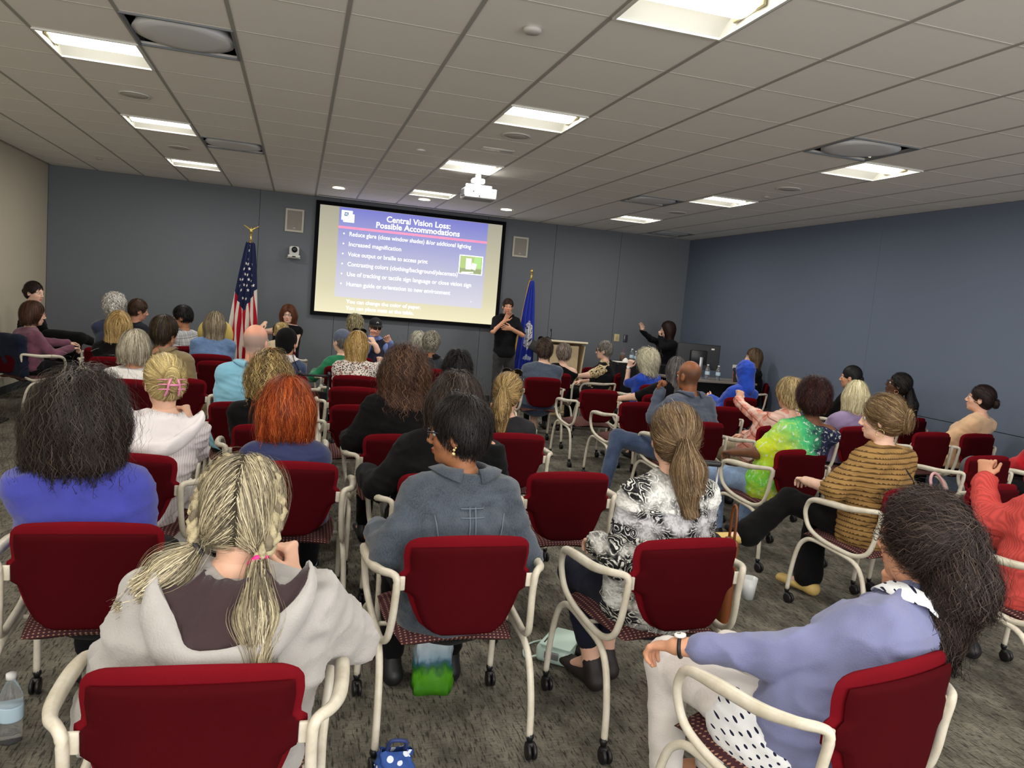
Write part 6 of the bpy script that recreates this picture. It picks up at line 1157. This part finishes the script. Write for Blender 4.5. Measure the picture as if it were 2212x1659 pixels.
# --- standing
P('interp', 'man in a black polo shirt and grey trousers signing, standing by the screen', (3.16, 11.6, 178), 186, lod=0, stand=1, male=1, skin=(226, 166, 132), hs=.98, sw=1.12, bulk=.95, top=cloth((24, 24, 28)), topname='polo_shirt', sleeve=.46, hem=.84, fold=.004, tw=0, pants=cloth((62, 62, 64)), stubble=1, group='standing people', arms={'R': ((.075, .17, 1.41), (1.2, -.1, -1.2), (-.45, .2, 1), (-.2, 1, .1), dict(c=(.1, .1, .12, .15))), 'L': ((-.02, .26, 1.30), (-1, -.2, -.6), (.95, .25, .1), (0, -1, .2), dict(c=(.1, .12, .14, .2)))}, hair=hrs('buzz', (50, 36, 28), (70, 52, 42), t=.006, nape=-.06), ex=[ex_collar(cloth((24, 24, 28)), .035)])
P('pres', 'woman with long dark hair and glasses in black speaking into a microphone', (6.03, 11.75, 95), 92, lod=0, hs=1.1, stand=1, skin=SK2, sw=1.08, bulk=1.0, top=cloth((22, 22, 24)), tw=0, group='standing people', arms={'R': ((.0, .50, 1.42), (.5, .2, -2.5), (-.1, .25, 1), (-.4, .9, 0), dict(c=(.25, .15, .15, .2))), 'L': ((-.10, .20, 1.36), (-.9, .1, -1), (.45, -.25, .6), (.8, .5, 0), .9)}, hair=hrs('long', (36, 24, 22), (58, 42, 36), L=.30, w=.98, t=.012), ex=[ex_glasses((70, 40, 30)), ex_mic])
P('standw', 'woman with long wavy auburn hair in a black sleeveless top facing the audience', (-.13, 11.35, 178), 172, lod=0, stand=1, skin=SK2, top=BK, sleeve=.0, tw=0, bulk=1.0, group='standing people', hair=hrs('long', (84, 50, 34), (128, 82, 56), L=.24, w=1.08, t=.012, curl=.008, cf=70, part=0.), ex=[ex_glasses((60, 50, 50))], arms={'R': ((.30, .12, 1.12), (.5, -.8, -.8), (.3, .3, -.3), (0, 0, -1), .4), 'L': ((.05, .20, 1.02), (-.9, -.3, -.6), (1, .2, 0), (0, 0, -1), .4)})
# ================================================================ LAST SMALL THINGS
def sdf_thing(name, label, cat, prims, mat, vox, amp=.004, group=None, col=None, loc=(0, 0, 0), fr=25):
    V, F = grid_mesh(prims, vox); n = normals(V, F); V = V+n*(amp*wob(V, fr, 3))[:, None]; o = mk(name, V, F, mat); o.location = loc; return tag(o, label, cat, group)
x, y, a = CHAIRS['C34']; o = thing('pink_bag', 'pale pink leather bag hung over the back of the poncho chair', 'handbag', (x+.17, y-.34, 0), R_(a)); MPK = plain('pink_leather', (206, 160, 164), .5)
V, F = grid_mesh([X((0, 0, .42), (0, -.01, .80), (.13, .05), (.11, .035), (1, 0, 0), .03)], .012); n = normals(V, F); mk('bag_body', V+n*(.008*wob(V, 22, 2))[:, None], F, MPK, o); MB().tube(arc_pts([(-.06, 0, .78), (-.07, .03, .90), (-.01, .05, .93), (.04, .03, .88), (.05, 0, .79)]), .008, 7).out('handle', MPK, o)
x, y, a = CHAIRS['C32']; o = thing('drawstring_bag', 'grey and white rounded bag propped on the seat of an empty chair at the right', 'bag', (x+.16, y-.02, .47), R_(-20)); V, F = grid_mesh([E((0, 0, .22), (.09, .09, .10)), C((0, 0, .07), (.04, 0, .18), .075, .08, .05)], .01); z = V[F].mean(1)[:, 2]; q = mk('bag_body', V, F, [plain('bag_grey', (92, 94, 98), .9), plain('bag_white', (206, 206, 204), .9)], o); q.data.polygons.foreach_set('material_index', (z < .20).astype(np.int32))
x, y, a = CHAIRS['coat']; o = thing('black_coat', 'black coat hung over a chair in the far left corner', 'coat', (x, y, 0), R_(a)); V, F = grid_mesh([X((0, -.30, .55), (0, -.31, .86), (.24, .04), (.27, .05), (1, 0, 0), .05), C((-.22, -.29, .86), (.24, -.29, .86), .06, .06, .05), C((.23, -.2, .84), (.42, .05, .70), .05, .04, .05), X((.05, .0, .50), (.05, .2, .52), (.24, .09), (.2, .06), (1, 0, 0), .05)], .02); n = normals(V, F); mk('coat_body', V+n*(.012*wob(V, 18, 2))[:, None], F, BK, o)
print('OBJS', len(bpy.data.objects), 'TRIS', sum(len(o.data.polygons)*2 for o in bpy.data.objects if o.type == 'MESH'))
